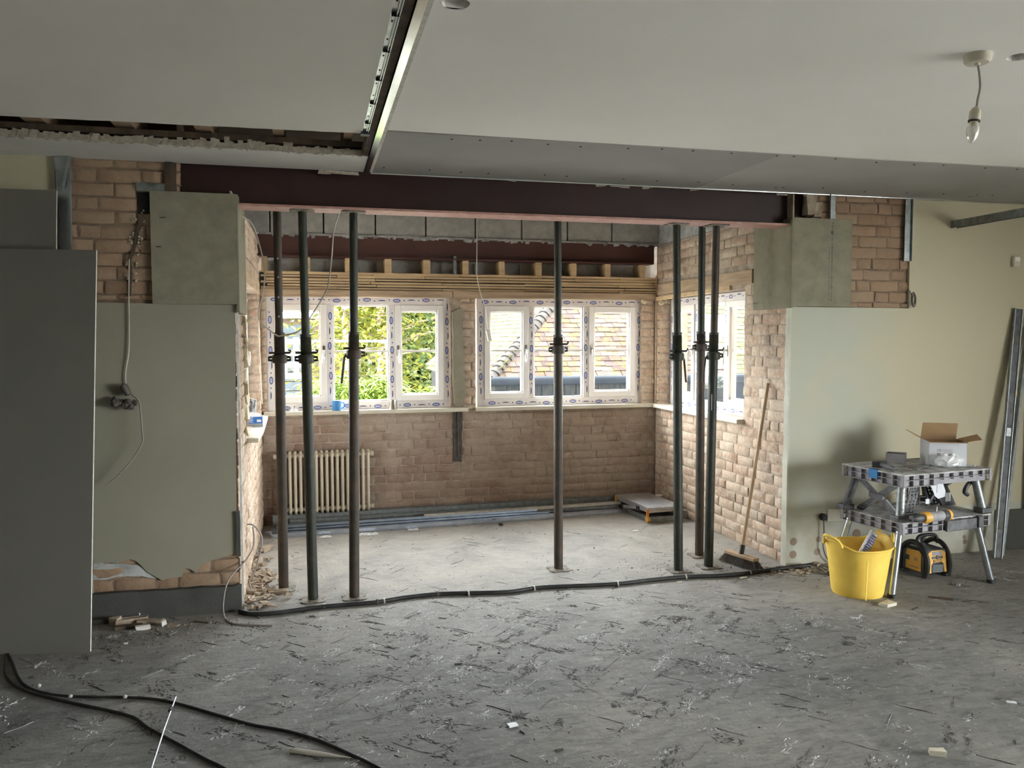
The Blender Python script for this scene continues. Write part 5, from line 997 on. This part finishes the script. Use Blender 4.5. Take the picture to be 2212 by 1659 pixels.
# ---- folding work bench (upper and lower tray with legs)
WB = thing('folding_workbench', (3.415, 4.03, 0), R(7), 'dusty grey two-tier folding workbench on steel tube legs', 'workbench'); BW, BD = .735, .50
def tray(name, z1, hgt, fronthalf):
    o = MB().box((.0, 0, z1-.010), (BW, BD, z1)).build(name, 'ddust', WB, bev=.003)
    e = MB(); ns = 9
    e.box((.022, .022, z1-hgt), (BW-.022, BD-.022, z1-.012))
    for (a, b_, fixed, ax) in ((0, BW, 0, 0), (0, BW, BD, 0), (0, BD, 0, 1), (0, BD, BW, 1)):
        n_ = ns if ax == 0 else 6
        for k in range(n_+1):
            t_ = a+(b_-a)*k/n_; t_ = min(max(t_, .002), b_-.002); f0, f1 = (fixed, fixed+.022) if fixed == 0 else (fixed-.022, fixed)
            h_ = hgt if (not fronthalf or ax == 1 or t_ < BW*.36 or fixed != 0) else hgt*.62
            e.box((t_-.002, f0, z1-h_), (t_+.002, f1, z1-.01)) if ax == 0 else e.box((f0, t_-.002, z1-h_), (f1, t_+.002, z1-.01))
        for zz in (.5, 1.0):
            if ax == 0: e.box((a, f0, z1-hgt*zz), (b_ if not (fronthalf and zz == 1 and fixed == 0) else BW*.36, f1, z1-hgt*zz+.003))
            else: e.box((f0, a, z1-hgt*zz), (f1, b_, z1-hgt*zz+.003))
    e.build('ribbed_edge', 'edge', o); return o
ut = tray('upper_top', .745, .078, True); lt = tray('lower_top', .455, .075, False)
MB().box((-.001, .20, .69), (.0, .27, .744)).box((-.003, .20, .695), (.03, .27, .7455)).build('blue_insert', 'mugblue', ut); sl = MB()
sl.box((.03, .255, .7452), (.69, .262, .7456)).box((.33, .02, .7452), (.336, .48, .7456)).box((.05, .40, .7452), (.3, .404, .7456)); sl.build('top_groove', 'black', ut)
MB().box((.345, -.016, .375), (.60, .002, .442)).build('front_clamp_jaw', 'dplast', lt, bev=.004); MB().box((.60, -.028, .38), (.645, .0, .455), T(0, 0, 0)).build('clamp_end', 'tool_d', lt, bev=.006)
MB().box((.06, .03, .4552), (.25, .06, .4556)).box((.12, .14, .4552), (.30, .17, .4556)).build('top_groove', 'black', lt)
for (x0, y0, x1, y1, lab) in ((.05, .06, .03, .05, 1), (BW-.06, .07, BW-.02, .04, 0), (.07, BD-.06, -.01, BD-.05, 0), (BW-.09, BD-.06, BW-.03, BD-.05, 0)):
    MB().tube([(x0, y0, .67), (x1, y1, .46)], [.024, .027], 14).build('upper_leg', 'galvd' if y0 < .1 else 'dplast', WB, smooth=40)
    MB().box((x1-.045, y1-.035, .455), (x1+.045, y1+.035, .49)).build('leg_socket', 'dplast', WB, bev=.008)
for (x0, y0, x1, y1) in ((.03, .05, -.045, .025), (BW-.06, .05, BW+.045, .02), (.03, BD-.05, -.05, BD+.01), (BW-.06, BD-.05, BW+.03, BD+.03)):
    lg = MB().tube([(x0, y0, .39), (x1, y1, .012)], .0205, 16).build('leg', 'galv', WB, smooth=40); MB().lathe([(.0001, 0), (.026, 0), (.026, .02), (.022, .024)], 14, T(x1, y1, 0)).build('rubber_foot', 'rubber', lg, smooth=40)
dm_ = MB()
for k in range(4): dm_.lathe([(.0001, 0), (.005, .001), (.0055, 0)], 8, T(.03, .022, .48+k*.05, 0, R(90)))
dm_.build('leg_button', 'bedge', WB, smooth=60)
def lattice(name, a0, a1, b0, b1, m='dplast'):
    # a flat truss strip: two rails with rungs
    a0, a1, b0, b1 = map(Vector, (a0, a1, b0, b1)); s = MB(); s.bar(a0, a1, .005, .012); s.bar(b0, b1, .005, .012)
    c0, c1 = (a0+b0)/2, (a1+b1)/2; s.bar(c0, c1, .004, .010); n_ = 9
    for k in range(n_+1): s.bar(a0.lerp(a1, k/n_), b0.lerp(b1, k/n_), .004, .009)
    return tag(s.build(name, m, WB), None)
for x_ in (.085, .10):
    pass
lattice('side_brace', (.05, .42, .665), (.07, .12, .46), (.05, .37, .665), (.07, .07, .46)); lattice('side_brace', (.05, .13, .665), (.07, .43, .46), (.05, .08, .665), (.07, .38, .46))
MB().bar((.055, .20, .572), (.055, .31, .572), .02, .03).build('brace_hub', 'dplast', WB); MB().bar((.048, .17, .565), (.072, .06, .46), .010, .012).build('steel_strut', 'galv', WB)
lattice('middle_rack', (.20, .12, .66), (.15, .12, .48), (.26, .12, .66), (.21, .12, .48)); lattice('middle_rack', (.30, .30, .66), (.30, .30, .47), (.36, .30, .66), (.36, .30, .47)); lattice('middle_rack', (.40, .30, .66), (.40, .30, .47), (.46, .30, .66), (.46, .30, .47)); lattice('middle_rack', (.49, .30, .66), (.57, .30, .47), (.55, .30, .66), (.63, .30, .47))
rk = MB()
for k in range(5): rk.box((.24, .298, .485+k*.038), (.52, .302, .488+k*.038))
rk.build('rack_rail', 'edge', WB)
MB().prism([(.56, .665), (.69, .665), (.67, .62), (.62, .60), (.70, .47), (.58, .47), (.52, .56), (.46, .48), (.44, .49), (.54, .60)], .02, T(0, .22, 0)).build('side_panel', 'tool_d', WB, bev=.002)
MB().prism([(.60, .50), (.645, .50), (.645, .555), (.60, .56)], .002, T(0, .2175, 0)).build('panel_label', 'paper', WB)
MB().prism([(.325, .662), (.43, .662), (.46, .60), (.455, .565), (.40, .555), (.37, .575)], .002, T(0, .10, 0)).build('white_tag', 'white', WB)
MB().box((.295, .02, .615), (.325, .024, .668)).box((.295, .1, .53), (.325, .104, .56)).build('white_tag', 'white', WB)
MB().tube(curve_pts([(.67, .1, .64), (.63, .09, .62), (.615, .09, .585), (.64, .09, .565)]), .014, 8).build('hook', 'dplast', WB, smooth=40)
# ---- things on the bench
def bl2w(x_, y_, z_): v_ = Matrix.Rotation(R(7), 3, 'Z') @ Vector((x_, y_, 0)); return Vector((3.415+v_.x, 4.03+v_.y, z_))
q = oz(2005, 1006, .7455); bxo = thing('cardboard_box', (q.x, q.y, .7455), R(-27), 'open white cardboard carton with brown flaps standing on the workbench', 'box')
Wb, Db, Hb = .225, .20, .155; c_ = MB(); c_.mat('white').box((0, 0, 0), (Wb, .003, Hb)).box((0, Db-.003, 0), (Wb, Db, Hb)).box((0, 0, 0), (.003, Db, Hb)).box((Wb-.003, 0, 0), (Wb, Db, Hb)).box((0, 0, 0), (Wb, Db, .003)).mat('card').box((.003, .003, .003), (Wb-.003, .0045, Hb-.001)).box((.003, Db-.0045, .003), (Wb-.003, Db-.003, Hb-.001)).box((.003, .003, .003), (.0045, Db-.003, Hb-.001)).box((Wb-.0045, .003, .003), (Wb-.003, Db-.003, Hb-.001)); c_.build('carton', parent=bxo)
MB().prism([(0, 0), (Wb-.01, 0), (Wb-.005, .105), (.008, .105)], .003, T(0, Db-.003, Hb, 0, R(8))).build('back_flap', 'card', bxo)
MB().add([(Wb, .005, Hb), (Wb, Db-.005, Hb), (Wb+.115, Db+.0, Hb+.03), (Wb+.09, .02, Hb+.015), (Wb, .005, Hb+.003), (Wb, Db-.005, Hb+.003), (Wb+.115, Db, Hb+.033), (Wb+.09, .02, Hb+.018)], [(0, 1, 2, 3), (7, 6, 5, 4), (0, 3, 7, 4), (3, 2, 6, 7), (2, 1, 5, 6)]).build('side_flap', 'card', bxo)
MB().add([(0, .005, Hb), (0, Db-.005, Hb), (-.095, Db-.02, Hb+.055), (-.09, .02, Hb+.05), (0, .005, Hb+.003), (0, Db-.005, Hb+.003), (-.095, Db-.02, Hb+.058), (-.09, .02, Hb+.053)], [(3, 2, 1, 0), (4, 5, 6, 7), (4, 7, 3, 0), (7, 6, 2, 3), (6, 5, 1, 2)]).build('side_flap', 'card', bxo)
MB().box((.004, -.03, Hb-.002), (Wb-.002, .002, Hb+.001)).build('front_flap', 'card', bxo)
def text(s_, size, m, parent, mx, name='lettering', ext=.0004):
    cu = bpy.data.curves.new(name, 'FONT'); cu.body = s_; cu.size = size; cu.extrude = ext; cu.align_x = 'CENTER'; cu.align_y = 'CENTER'; cu.materials.append(mt[m]); o = bpy.data.objects.new(name, cu); me_ = bpy.data.meshes.new_from_object(o); bpy.data.objects.remove(o); o = bpy.data.objects.new(name, me_); col.objects.link(o); o.parent = parent; o.matrix_local = mx; return o
text('CE', .022, 'print', bxo, T(.062, -.0008, .100, 0, R(90)))
lb_ = MB(); rr = random.Random(5)
for k in range(3): lb_.box((.082, -.0008, .105-k*.006), (.082+rr.uniform(.04, .065), 0, .107-k*.006))
for k in range(7): lb_.box((.085, -.0008, .086-k*.005), (.14, 0, .0875-k*.005))
lb_.box((.05, -.0008, .07), (.07, 0, .085)); tag(lb_.build('label_print', 'gcable', bxo), 'grey printed lines on the carton front', kind='stuff')
q = oz(1913, 999, .7455); sb2 = thing('grey_carton', (q.x, q.y, .7455), R(-48), 'small open grey carton left of the white one on the workbench', 'box')
c_ = MB(); c_.box((0, 0, 0), (.115, .002, .062)).box((0, .068, 0), (.115, .07, .066)).box((0, 0, 0), (.002, .07, .066)).box((.113, 0, 0), (.115, .07, .066)).box((0, 0, 0), (.115, .07, .002)); c_.build('carton', 'edge', sb2); MB().add([(0, 0, .062), (.01, .0, .073), (.012, .035, .07), (0, .068, .066)], [(0, 1, 2, 3)]).build('lid_scrap', 'edge', sb2)
q0, q1, q2 = oz(1884, 1003, .76), oz(1905, 1004, .765), oz(1935, 1014, .757); dt = thing('multi_tool', q0, 0, 'dark grey hand tool lying on the left end of the workbench', 'tool')
MB().bar(Vector((0, 0, 0)), q1-q0+Vector((.04, 0, 0)), .06, .045).build('head', 'tool_d', dt, bev=.006); MB().tube([q1-q0, (q1+q2)/2-q0, q2-q0], [.017, .014, .016], 12).build('grip', 'dplast', dt, smooth=40)
q = oz(2052, 1008, .7455); pbag = thing('plastic_bag', (q.x, q.y, .7455), R(5), 'crumpled clear plastic bag in front of the white carton', 'bag')
rr = random.Random(22); bm_ = MB(); n1, n2 = 14, 9; vs = []
for j in range(n2):
    for i in range(n1):
        a = 2*math.pi*i/n1; f_ = j/(n2-1); r_ = math.sin(math.pi*(.12+.80*f_))*(1+rr.uniform(-.22, .22)); vs.append((math.cos(a)*.105*r_, math.sin(a)*.05*r_, max(.001, .038*(1-math.cos(math.pi*f_))/1.1*(1+rr.uniform(-.25, .25)))))
bm_.add(vs, [(j*n1+i, j*n1+(i+1) % n1, (j+1)*n1+(i+1) % n1, (j+1)*n1+i) for j in range(n2-1) for i in range(n1)]); bm_.build('bag', 'film', pbag)
mb = MB(); rr = random.Random(9)
for k in range(26):
    q = bl2w(rr.choice([rr.uniform(.45, .66), rr.uniform(.20, .27), rr.uniform(.02, .08)]), rr.uniform(.05, .22), .748+rr.uniform(0, .008)); a = rr.uniform(0, 6.28); mb.tube([q, q+Vector((math.cos(a)*.02, math.sin(a)*.02, rr.uniform(-.001, .004)))], .0016, 5)
tag(mb.build('loose_screws', 'steel'), 'loose screws and fixings scattered on the workbench top', 'screws', kind='stuff')
a_, b_ = bl2w(.22, .12, .750), bl2w(.78, .36, .752); tag(MB().bar(a_, b_, .028, .006).build('metal_straightedge', 'galvd'), 'flat grey metal strip lying diagonally over the workbench and past its right end', 'strip')
q = oz(1990, 1117, .4555+.035); og_ = thing('cordless_tool', oz(1998, 1118, .4555+.036), R(9), 'yellow and grey cylindrical cordless tool on the lower tray', 'tool')
rx = R(90)
MB().lathe([(.0001, -.02), (.030, -.018), (.036, 0), (.034, .03), (.024, .04)], 18, T(0, 0, 0, 0, 0, rx)).build('yellow_collar', 'tool_y', og_, smooth=40); MB().lathe([(.0001, .035), (.030, .036), (.031, .14), (.0001, .141)], 18, T(0, 0, 0, 0, 0, rx)).build('barrel', 'edge', og_, smooth=40)
MB().lathe([(.0001, .14), (.033, .141), (.034, .19), (.028, .2), (.0001, .201)], 18, T(0, 0, 0, 0, 0, rx)).build('battery_end', 'tool_d', og_, smooth=40); MB().lathe([(.0345, .178), (.0355, .19), (.03, .204), (.015, .205)], 18, T(0, 0, 0, 0, 0, rx)).build('yellow_end', 'tool_y', og_, smooth=40)
MB().lathe([(.022, -.02), (.026, -.05), (.02, -.085), (.012, -.1), (.0001, -.1)], 14, T(0, 0, 0, 0, 0, rx)).build('dark_nose', 'tool_d', og_, smooth=40); MB().tube([(.095, 0, .03), (.10, 0, .065), (.06, -.01, .06)], .003, 6).build('hook', 'steel', og_)
# ---- yellow tub
tc_ = oz(1862, 1283, 0); tb_ = thing('yellow_tub', (tc_.x, tc_.y+.04, 0), R(7), 'yellow flexible rubber tub with two handles by the bench leg', 'tub'); n1 = 56; HT = .295
def tubshape(off):
    vs = []; prof = [(0, .150), (.015, .156), (.10, .166), (.20, .178), (.26, .187), (HT, .195)]
    for zf, r_ in prof:
        for i in range(n1):
            a = 2*math.pi*i/n1; rise = (.045*max(0, math.cos(2*a))**1.5)*(zf/HT)**3; k_ = 1+.05*math.cos(2*a)*(zf/HT); vs.append(((r_-off)*k_*math.cos(a), (r_-off)*k_*.97*math.sin(a), max(zf+rise, off*.8)))
    return vs, len(prof)
vo, np_ = tubshape(0); vi, _ = tubshape(.004); t_ = MB(); quad = [(j*n1+i, j*n1+(i+1) % n1, (j+1)*n1+(i+1) % n1, (j+1)*n1+i) for j in range(np_-1) for i in range(n1)]
o2 = len(vo); t_.add(vo+vi, quad+[tuple(o2+q_ for q_ in reversed(f_)) for f_ in quad]+[(o2-n1+i, o2-n1+(i+1) % n1, 2*o2-n1+(i+1) % n1, 2*o2-n1+i) for i in range(n1)]+[tuple(reversed(range(n1))), tuple(range(o2, o2+n1))]); t_.build('tub', 'yellow', tb_, smooth=40)
rim = []; 
for i in range(n1+1): v_ = vo[(np_-1)*n1+i % n1]; rim.append(Vector(v_)*1.0)
MB().tube(rim, .0065, 8, False).build('rim', 'yellow', tb_, smooth=60)
for s_ in (-1, 1): MB().tube(curve_pts([(s_*.200, -.075, HT+.015), (s_*.215, -.055, HT+.055), (s_*.245, -.02, HT+.078), (s_*.245, .02, HT+.078), (s_*.215, .055, HT+.055), (s_*.200, .075, HT+.015)]), .0095, 10).build('handle', 'yellow', tb_, smooth=60)
MB().bar((-.10, -.165, .01), (-.105, -.178, .25), .008, .004).build('rib', 'yellow', tb_)
pt = thing('adhesive_packet', (tb_.location.x+.03, tb_.location.y+.0, .05), R(7), 'white printed packet and brown tube sticking out of the yellow tub', 'packet')
MB().bar((-.09, -.01, .09), (.088, .0, .315), .06, .012, (0, 1, 0)).build('packet', 'white', pt, bev=.004); MB().tube([(-.04, .04, .05), (.12, .05, .262)], .024, 12).build('brown_tube', 'card', pt, smooth=40)
pk = MB()
for k in range(9): pk.bar(Vector((-.09+.178*(.45+k*.055), -.0195, .09+.225*(.45+k*.055))), Vector((-.09+.178*(.475+k*.055), -.0195, .09+.225*(.475+k*.055))), .03 if k % 3 else .04, .014, (0, 1, 0))
tag(pk.build('packet_print', 'blue2', pt), kind='stuff')
# ---- site radio
ro = thing('site_radio', (3.845, 4.325, 0), R(5), 'black and yellow cube-shaped site radio on the floor under the workbench', 'radio'); RW, RD, RH = .21, .20, .18
MB().prism([(-.0, .02), (.0+RW, .02), (RW, RH-.03), (RW-.03, RH), (.03, RH), (0, RH-.03)], RD-.02, T(0, .01, 0)).build('body', 'tool_d', ro, bev=.010)
def cage(x_):
    pts = [(x_, .0, .012), (x_, -.008, .11), (x_, .03, .185), (x_, .09, .215), (x_, .15, .205), (x_, .20, .15), (x_, .205, .012)]; return MB().tube(curve_pts(pts, 5), .0165, 10)
for x_ in (.012, RW-.012): cage(x_).build('roll_bar', 'rubber', ro, smooth=50)
MB().tube(curve_pts([(.012, .09, .20), (.03, .09, .245), (.07, .09, .258), (RW-.07, .09, .258), (RW-.03, .09, .245), (RW-.012, .09, .20)], 5), .012, 10).build('handle', 'rubber', ro, smooth=50)
MB().prism([(.03, .03), (.05, .03), (.055, .085), (.08, .105), (RW-.08, .105), (RW-.055, .085), (RW-.05, .03), (RW-.03, .03), (RW-.032, .16), (RW-.06, .175), (.06, .175), (.032, .16)], .012, T(0, -.010, 0, 0, R(-6))).build('front_panel', 'tool_y', ro, bev=.002)
MB().box((.055, -.003, .03), (RW-.055, .012, .085)).build('speaker_grille', 'tool_d', ro, bev=.003); gm = MB()
for k in range(5): gm.box((.06, -.006, .036+k*.010), (RW-.06, -.002, .039+k*.010))
gm.build('grille_bar', 'galvd', ro)
fm_ = T(0, -.010, 0, 0, R(-6)); MB().box((.065, -.002, .142), (RW-.065, .002, .168), fm_).build('display', 'edge', ro, bev=.002); MB().box((.06, -.002, .122), (.095, .002, .136), fm_).box((RW-.095, -.002, .122), (RW-.06, .002, .136), fm_).lathe([(.0001, .004), (.012, .004), (.013, 0)], 16, fm_ @ T(RW/2, -.001, .13, 0, R(90))).build('button', 'tool_d', ro)
MB().box((.07, -.003, .098), (RW-.07, .001, .117), fm_).build('logo_plate', 'tool_d', ro, bev=.001); MB().box((.0725, -.0036, .100), (RW-.0725, -.002, .115), fm_).build('logo_face', 'tool_y', ro); text('DeWALT', .0165, 'black', ro, fm_ @ T(RW/2, -.0042, .1075, 0, R(90)), 'logo_lettering')
MB().prism([(.03, .035), (.155, .035), (.155, .09), (.125, .09), (.125, .125), (.155, .125), (.15, .165), (.05, .17), (.03, .15)], .004, Matrix(((0, 1, 0, -.004), (1, 0, 0, 0), (0, 0, 1, 0), (0, 0, 0, 1)))).build('side_panel', 'tool_y', ro, bev=.001); sp_ = MB()
for k in range(7): sp_.box((-.0048, .05+k*.011, .05), (-.004, .058+k*.011, .062))
sp_.box((-.0048, .06, .10), (-.004, .085, .122)); tag(sp_.build('side_print', 'card', ro), kind='stuff')
for x_, y_ in ((.02, .01), (RW-.02, .01), (.02, .19), (RW-.02, .19)): MB().box((x_-.02, y_-.02, 0), (x_+.02, y_+.02, .022)).build('foot', 'rubber', ro, bev=.004)
# ---- offcuts and rubble
def chunk(px_, py_, sx_, sy_, sz_, rz_, label, m='rubble', Z=0.0, cat='offcut', name='offcut', tilt=0, jit=.003, grp=None):
    q = oz(px_, py_, Z); o = MB().box((-sx_/2, -sy_/2, 0), (sx_/2, sy_/2, sz_), jit=min(jit, sz_*.3)).build(name, m, bev=.0015); o.location = q; o.rotation_euler = (R(tilt), 0, R(rz_)); return tag(o, label, cat, grp)
chunk(1917, 1308, .095, .06, .018, 20, 'flat square wood offcut by the front foot of the bench', 'sill')
chunk(2024, 1630, .055, .03, .022, -25, 'small white-topped block on the floor near the bottom right corner', 'sill')
chunk(2032, 1293, .13, .035, .003, -38, 'thin curled dark strip of veneer below the radio', 'dtimber', tilt=6)
chunk(2088, 1300, .05, .012, .004, -15, 'dark splinter right of the veneer strip', 'dark', name='splinter')
chunk(1976, 1315, .07, .010, .004, 25, 'pale and black splinter in front of the veneer strip', 'dark', name='splinter')
chunk(1107, 1568, .04, .028, .008, 10, 'white paper-like flake in the middle of the near floor', 'paper', name='flake')
chunk(1128, 1583, .032, .006, .005, -70, 'black screw beside the white flake', 'dark', name='dark_screw', cat='screw')
chunk(1208, 1622, .035, .012, .006, 12, 'black screw lying near the bottom edge of the floor', 'dark', name='dark_screw', cat='screw')
chunk(990, 1435, .035, .010, .006, 0, 'dark splinter left of the floor centre', 'dark', name='splinter')
chunk(1036, 1399, .02, .008, .005, 5, 'small dark chip beyond the floor centre', 'dark', name='chip')
chunk(893, 1418, .03, .010, .006, 35, 'black and white chip on the floor left of centre', 'dark', name='chip')
chunk(2185, 1518, .04, .02, .004, -30, 'thin white flake near the right edge of the floor', 'paper', name='flake')
chunk(1780, 1467, .045, .01, .004, 0, 'flat dark splinter on the right half of the floor', 'dark', name='splinter')
chunk(2070, 1265, .025, .018, .014, 20, 'small round pebble of plaster behind the veneer strip', 'galvd', name='pebble', cat='pebble')
chunk(1606, 1249, .05, .016, .008, 5, 'small pale chip in front of the broom', 'sill', name='chip'); chunk(1467, 1258, .035, .012, .006, 0, 'small pale chip in front of the fifth prop', 'sill', name='chip')
chunk(1175, 1120, .03, .025, .016, 30, 'dark stone lying near the single prop behind it', 'dark', name='stone', cat='stone'); chunk(1082, 1135, .03, .025, .016, 10, 'dark stone lying on the alcove floor left of the single prop', 'dark', name='stone', cat='stone')
chunk(1373, 1147, .05, .03, .004, 5, 'flat white chip in front of the folded platform', 'paper', name='chip')
L_ = [(262, 1332, .20, .03, .025, 4, 'dtimber', 'long brown batten at the back of the left rubble pile'), (285, 1345, .16, .05, .03, 16, 'rubble', 'pale broken block leaning in the left rubble pile'), (250, 1350, .05, .035, .045, -30, 'rubble', 'upright pale stone at the left of the rubble pile'), (310, 1333, .07, .04, .04, 40, 'chalk', 'white rounded plaster lump in the left rubble pile'), (325, 1345, .13, .05, .02, -8, 'rubble', 'flat pale slab at the right of the left rubble pile'), (308, 1361, .075, .022, .025, 22, 'bedge', 'small bright rectangular offcut in front of the left rubble pile'), (355, 1352, .03, .012, .03, 50, 'bedge', 'thin standing white chip right of the rubble pile'), (280, 1358, .14, .03, .02, 10, 'dtimber', 'dark splintered timber below the pale block'), (225, 1345, .12, .06, .03, 0, 'dark', 'dark stone beside the leaning plasterboard'), (375, 1352, .06, .04, .008, -20, 'rubble', 'flat reddish flake right of the left rubble pile'), (470, 1322, .03, .028, .025, 10, 'galvd', 'grey stone at the foot of the dark plinth'), (272, 1391, .02, .012, .008, 0, 'paper', 'tiny white chip below the left rubble pile'), (435, 1345, .10, .012, .006, -30, 'dtimber', 'long thin splinter on the floor before the plinth')]
for (a, b_, c_, d_, e_, f_, g_, h_) in L_: chunk(a, b_, c_, d_, e_, f_, h_, g_, cat='rubble piece', name='rubble_piece', jit=.006)
rr = random.Random(44); mb = MB()
for k in range(260):
    px_ = rr.gauss(548, 20); py_ = rr.gauss(1262, 26); q = oz(min(max(px_, 530), 640), min(max(py_, 1195), 1316)); s_ = rr.uniform(.006, .032)
    mb.box((-s_, -s_*.45, 0), (s_, s_*.45, s_*rr.uniform(.2, .7)), Matrix.Translation(q+Vector((0, 0, rr.uniform(0, .022)))) @ Euler((rr.uniform(-.4, .4), rr.uniform(-.4, .4), rr.uniform(0, 3))).to_matrix().to_4x4(), jit=.003)
tag(mb.build('rubble_heap', 'rubble'), 'heap of broken brick and plaster chips at the left jamb', 'rubble', kind='stuff')
mb = MB()
for k in range(160):
    px_ = rr.uniform(1640, 1800); py_ = 1232+rr.gauss(0, 6)+(1700-px_)*.02; q = oz(px_, py_); s_ = rr.uniform(.004, .014); mb.box((-s_, -s_*.6, 0), (s_, s_*.6, s_*.6), Matrix.Translation(q) @ Euler((0, 0, rr.uniform(0, 3))).to_matrix().to_4x4(), jit=.002)
tag(mb.build('rubble_heap', 'rubble'), 'scatter of small plaster crumbs before the right jamb', 'rubble', kind='stuff')
for (px_, py_, sx_, sy_, sz_, rz_, lab) in ((575, 1190, .10, .05, .035, 50, 'largest brick fragment leaning at the left jamb'), (560, 1215, .09, .03, .03, 60, 'long brick fragment below the largest one at the left jamb'), (600, 1282, .12, .035, .02, 10, 'flat plaster piece at the foot of the first prop'), (548, 1285, .07, .03, .03, -20, 'angular brick fragment in front of the left jamb'), (1765, 1222, .05, .03, .02, 30, 'small pale offcut between the right jamb and the tub')):
    chunk(px_, py_, sx_, sy_, sz_, rz_, lab, 'rubble', cat='rubble piece', name='rubble_piece', jit=.006)
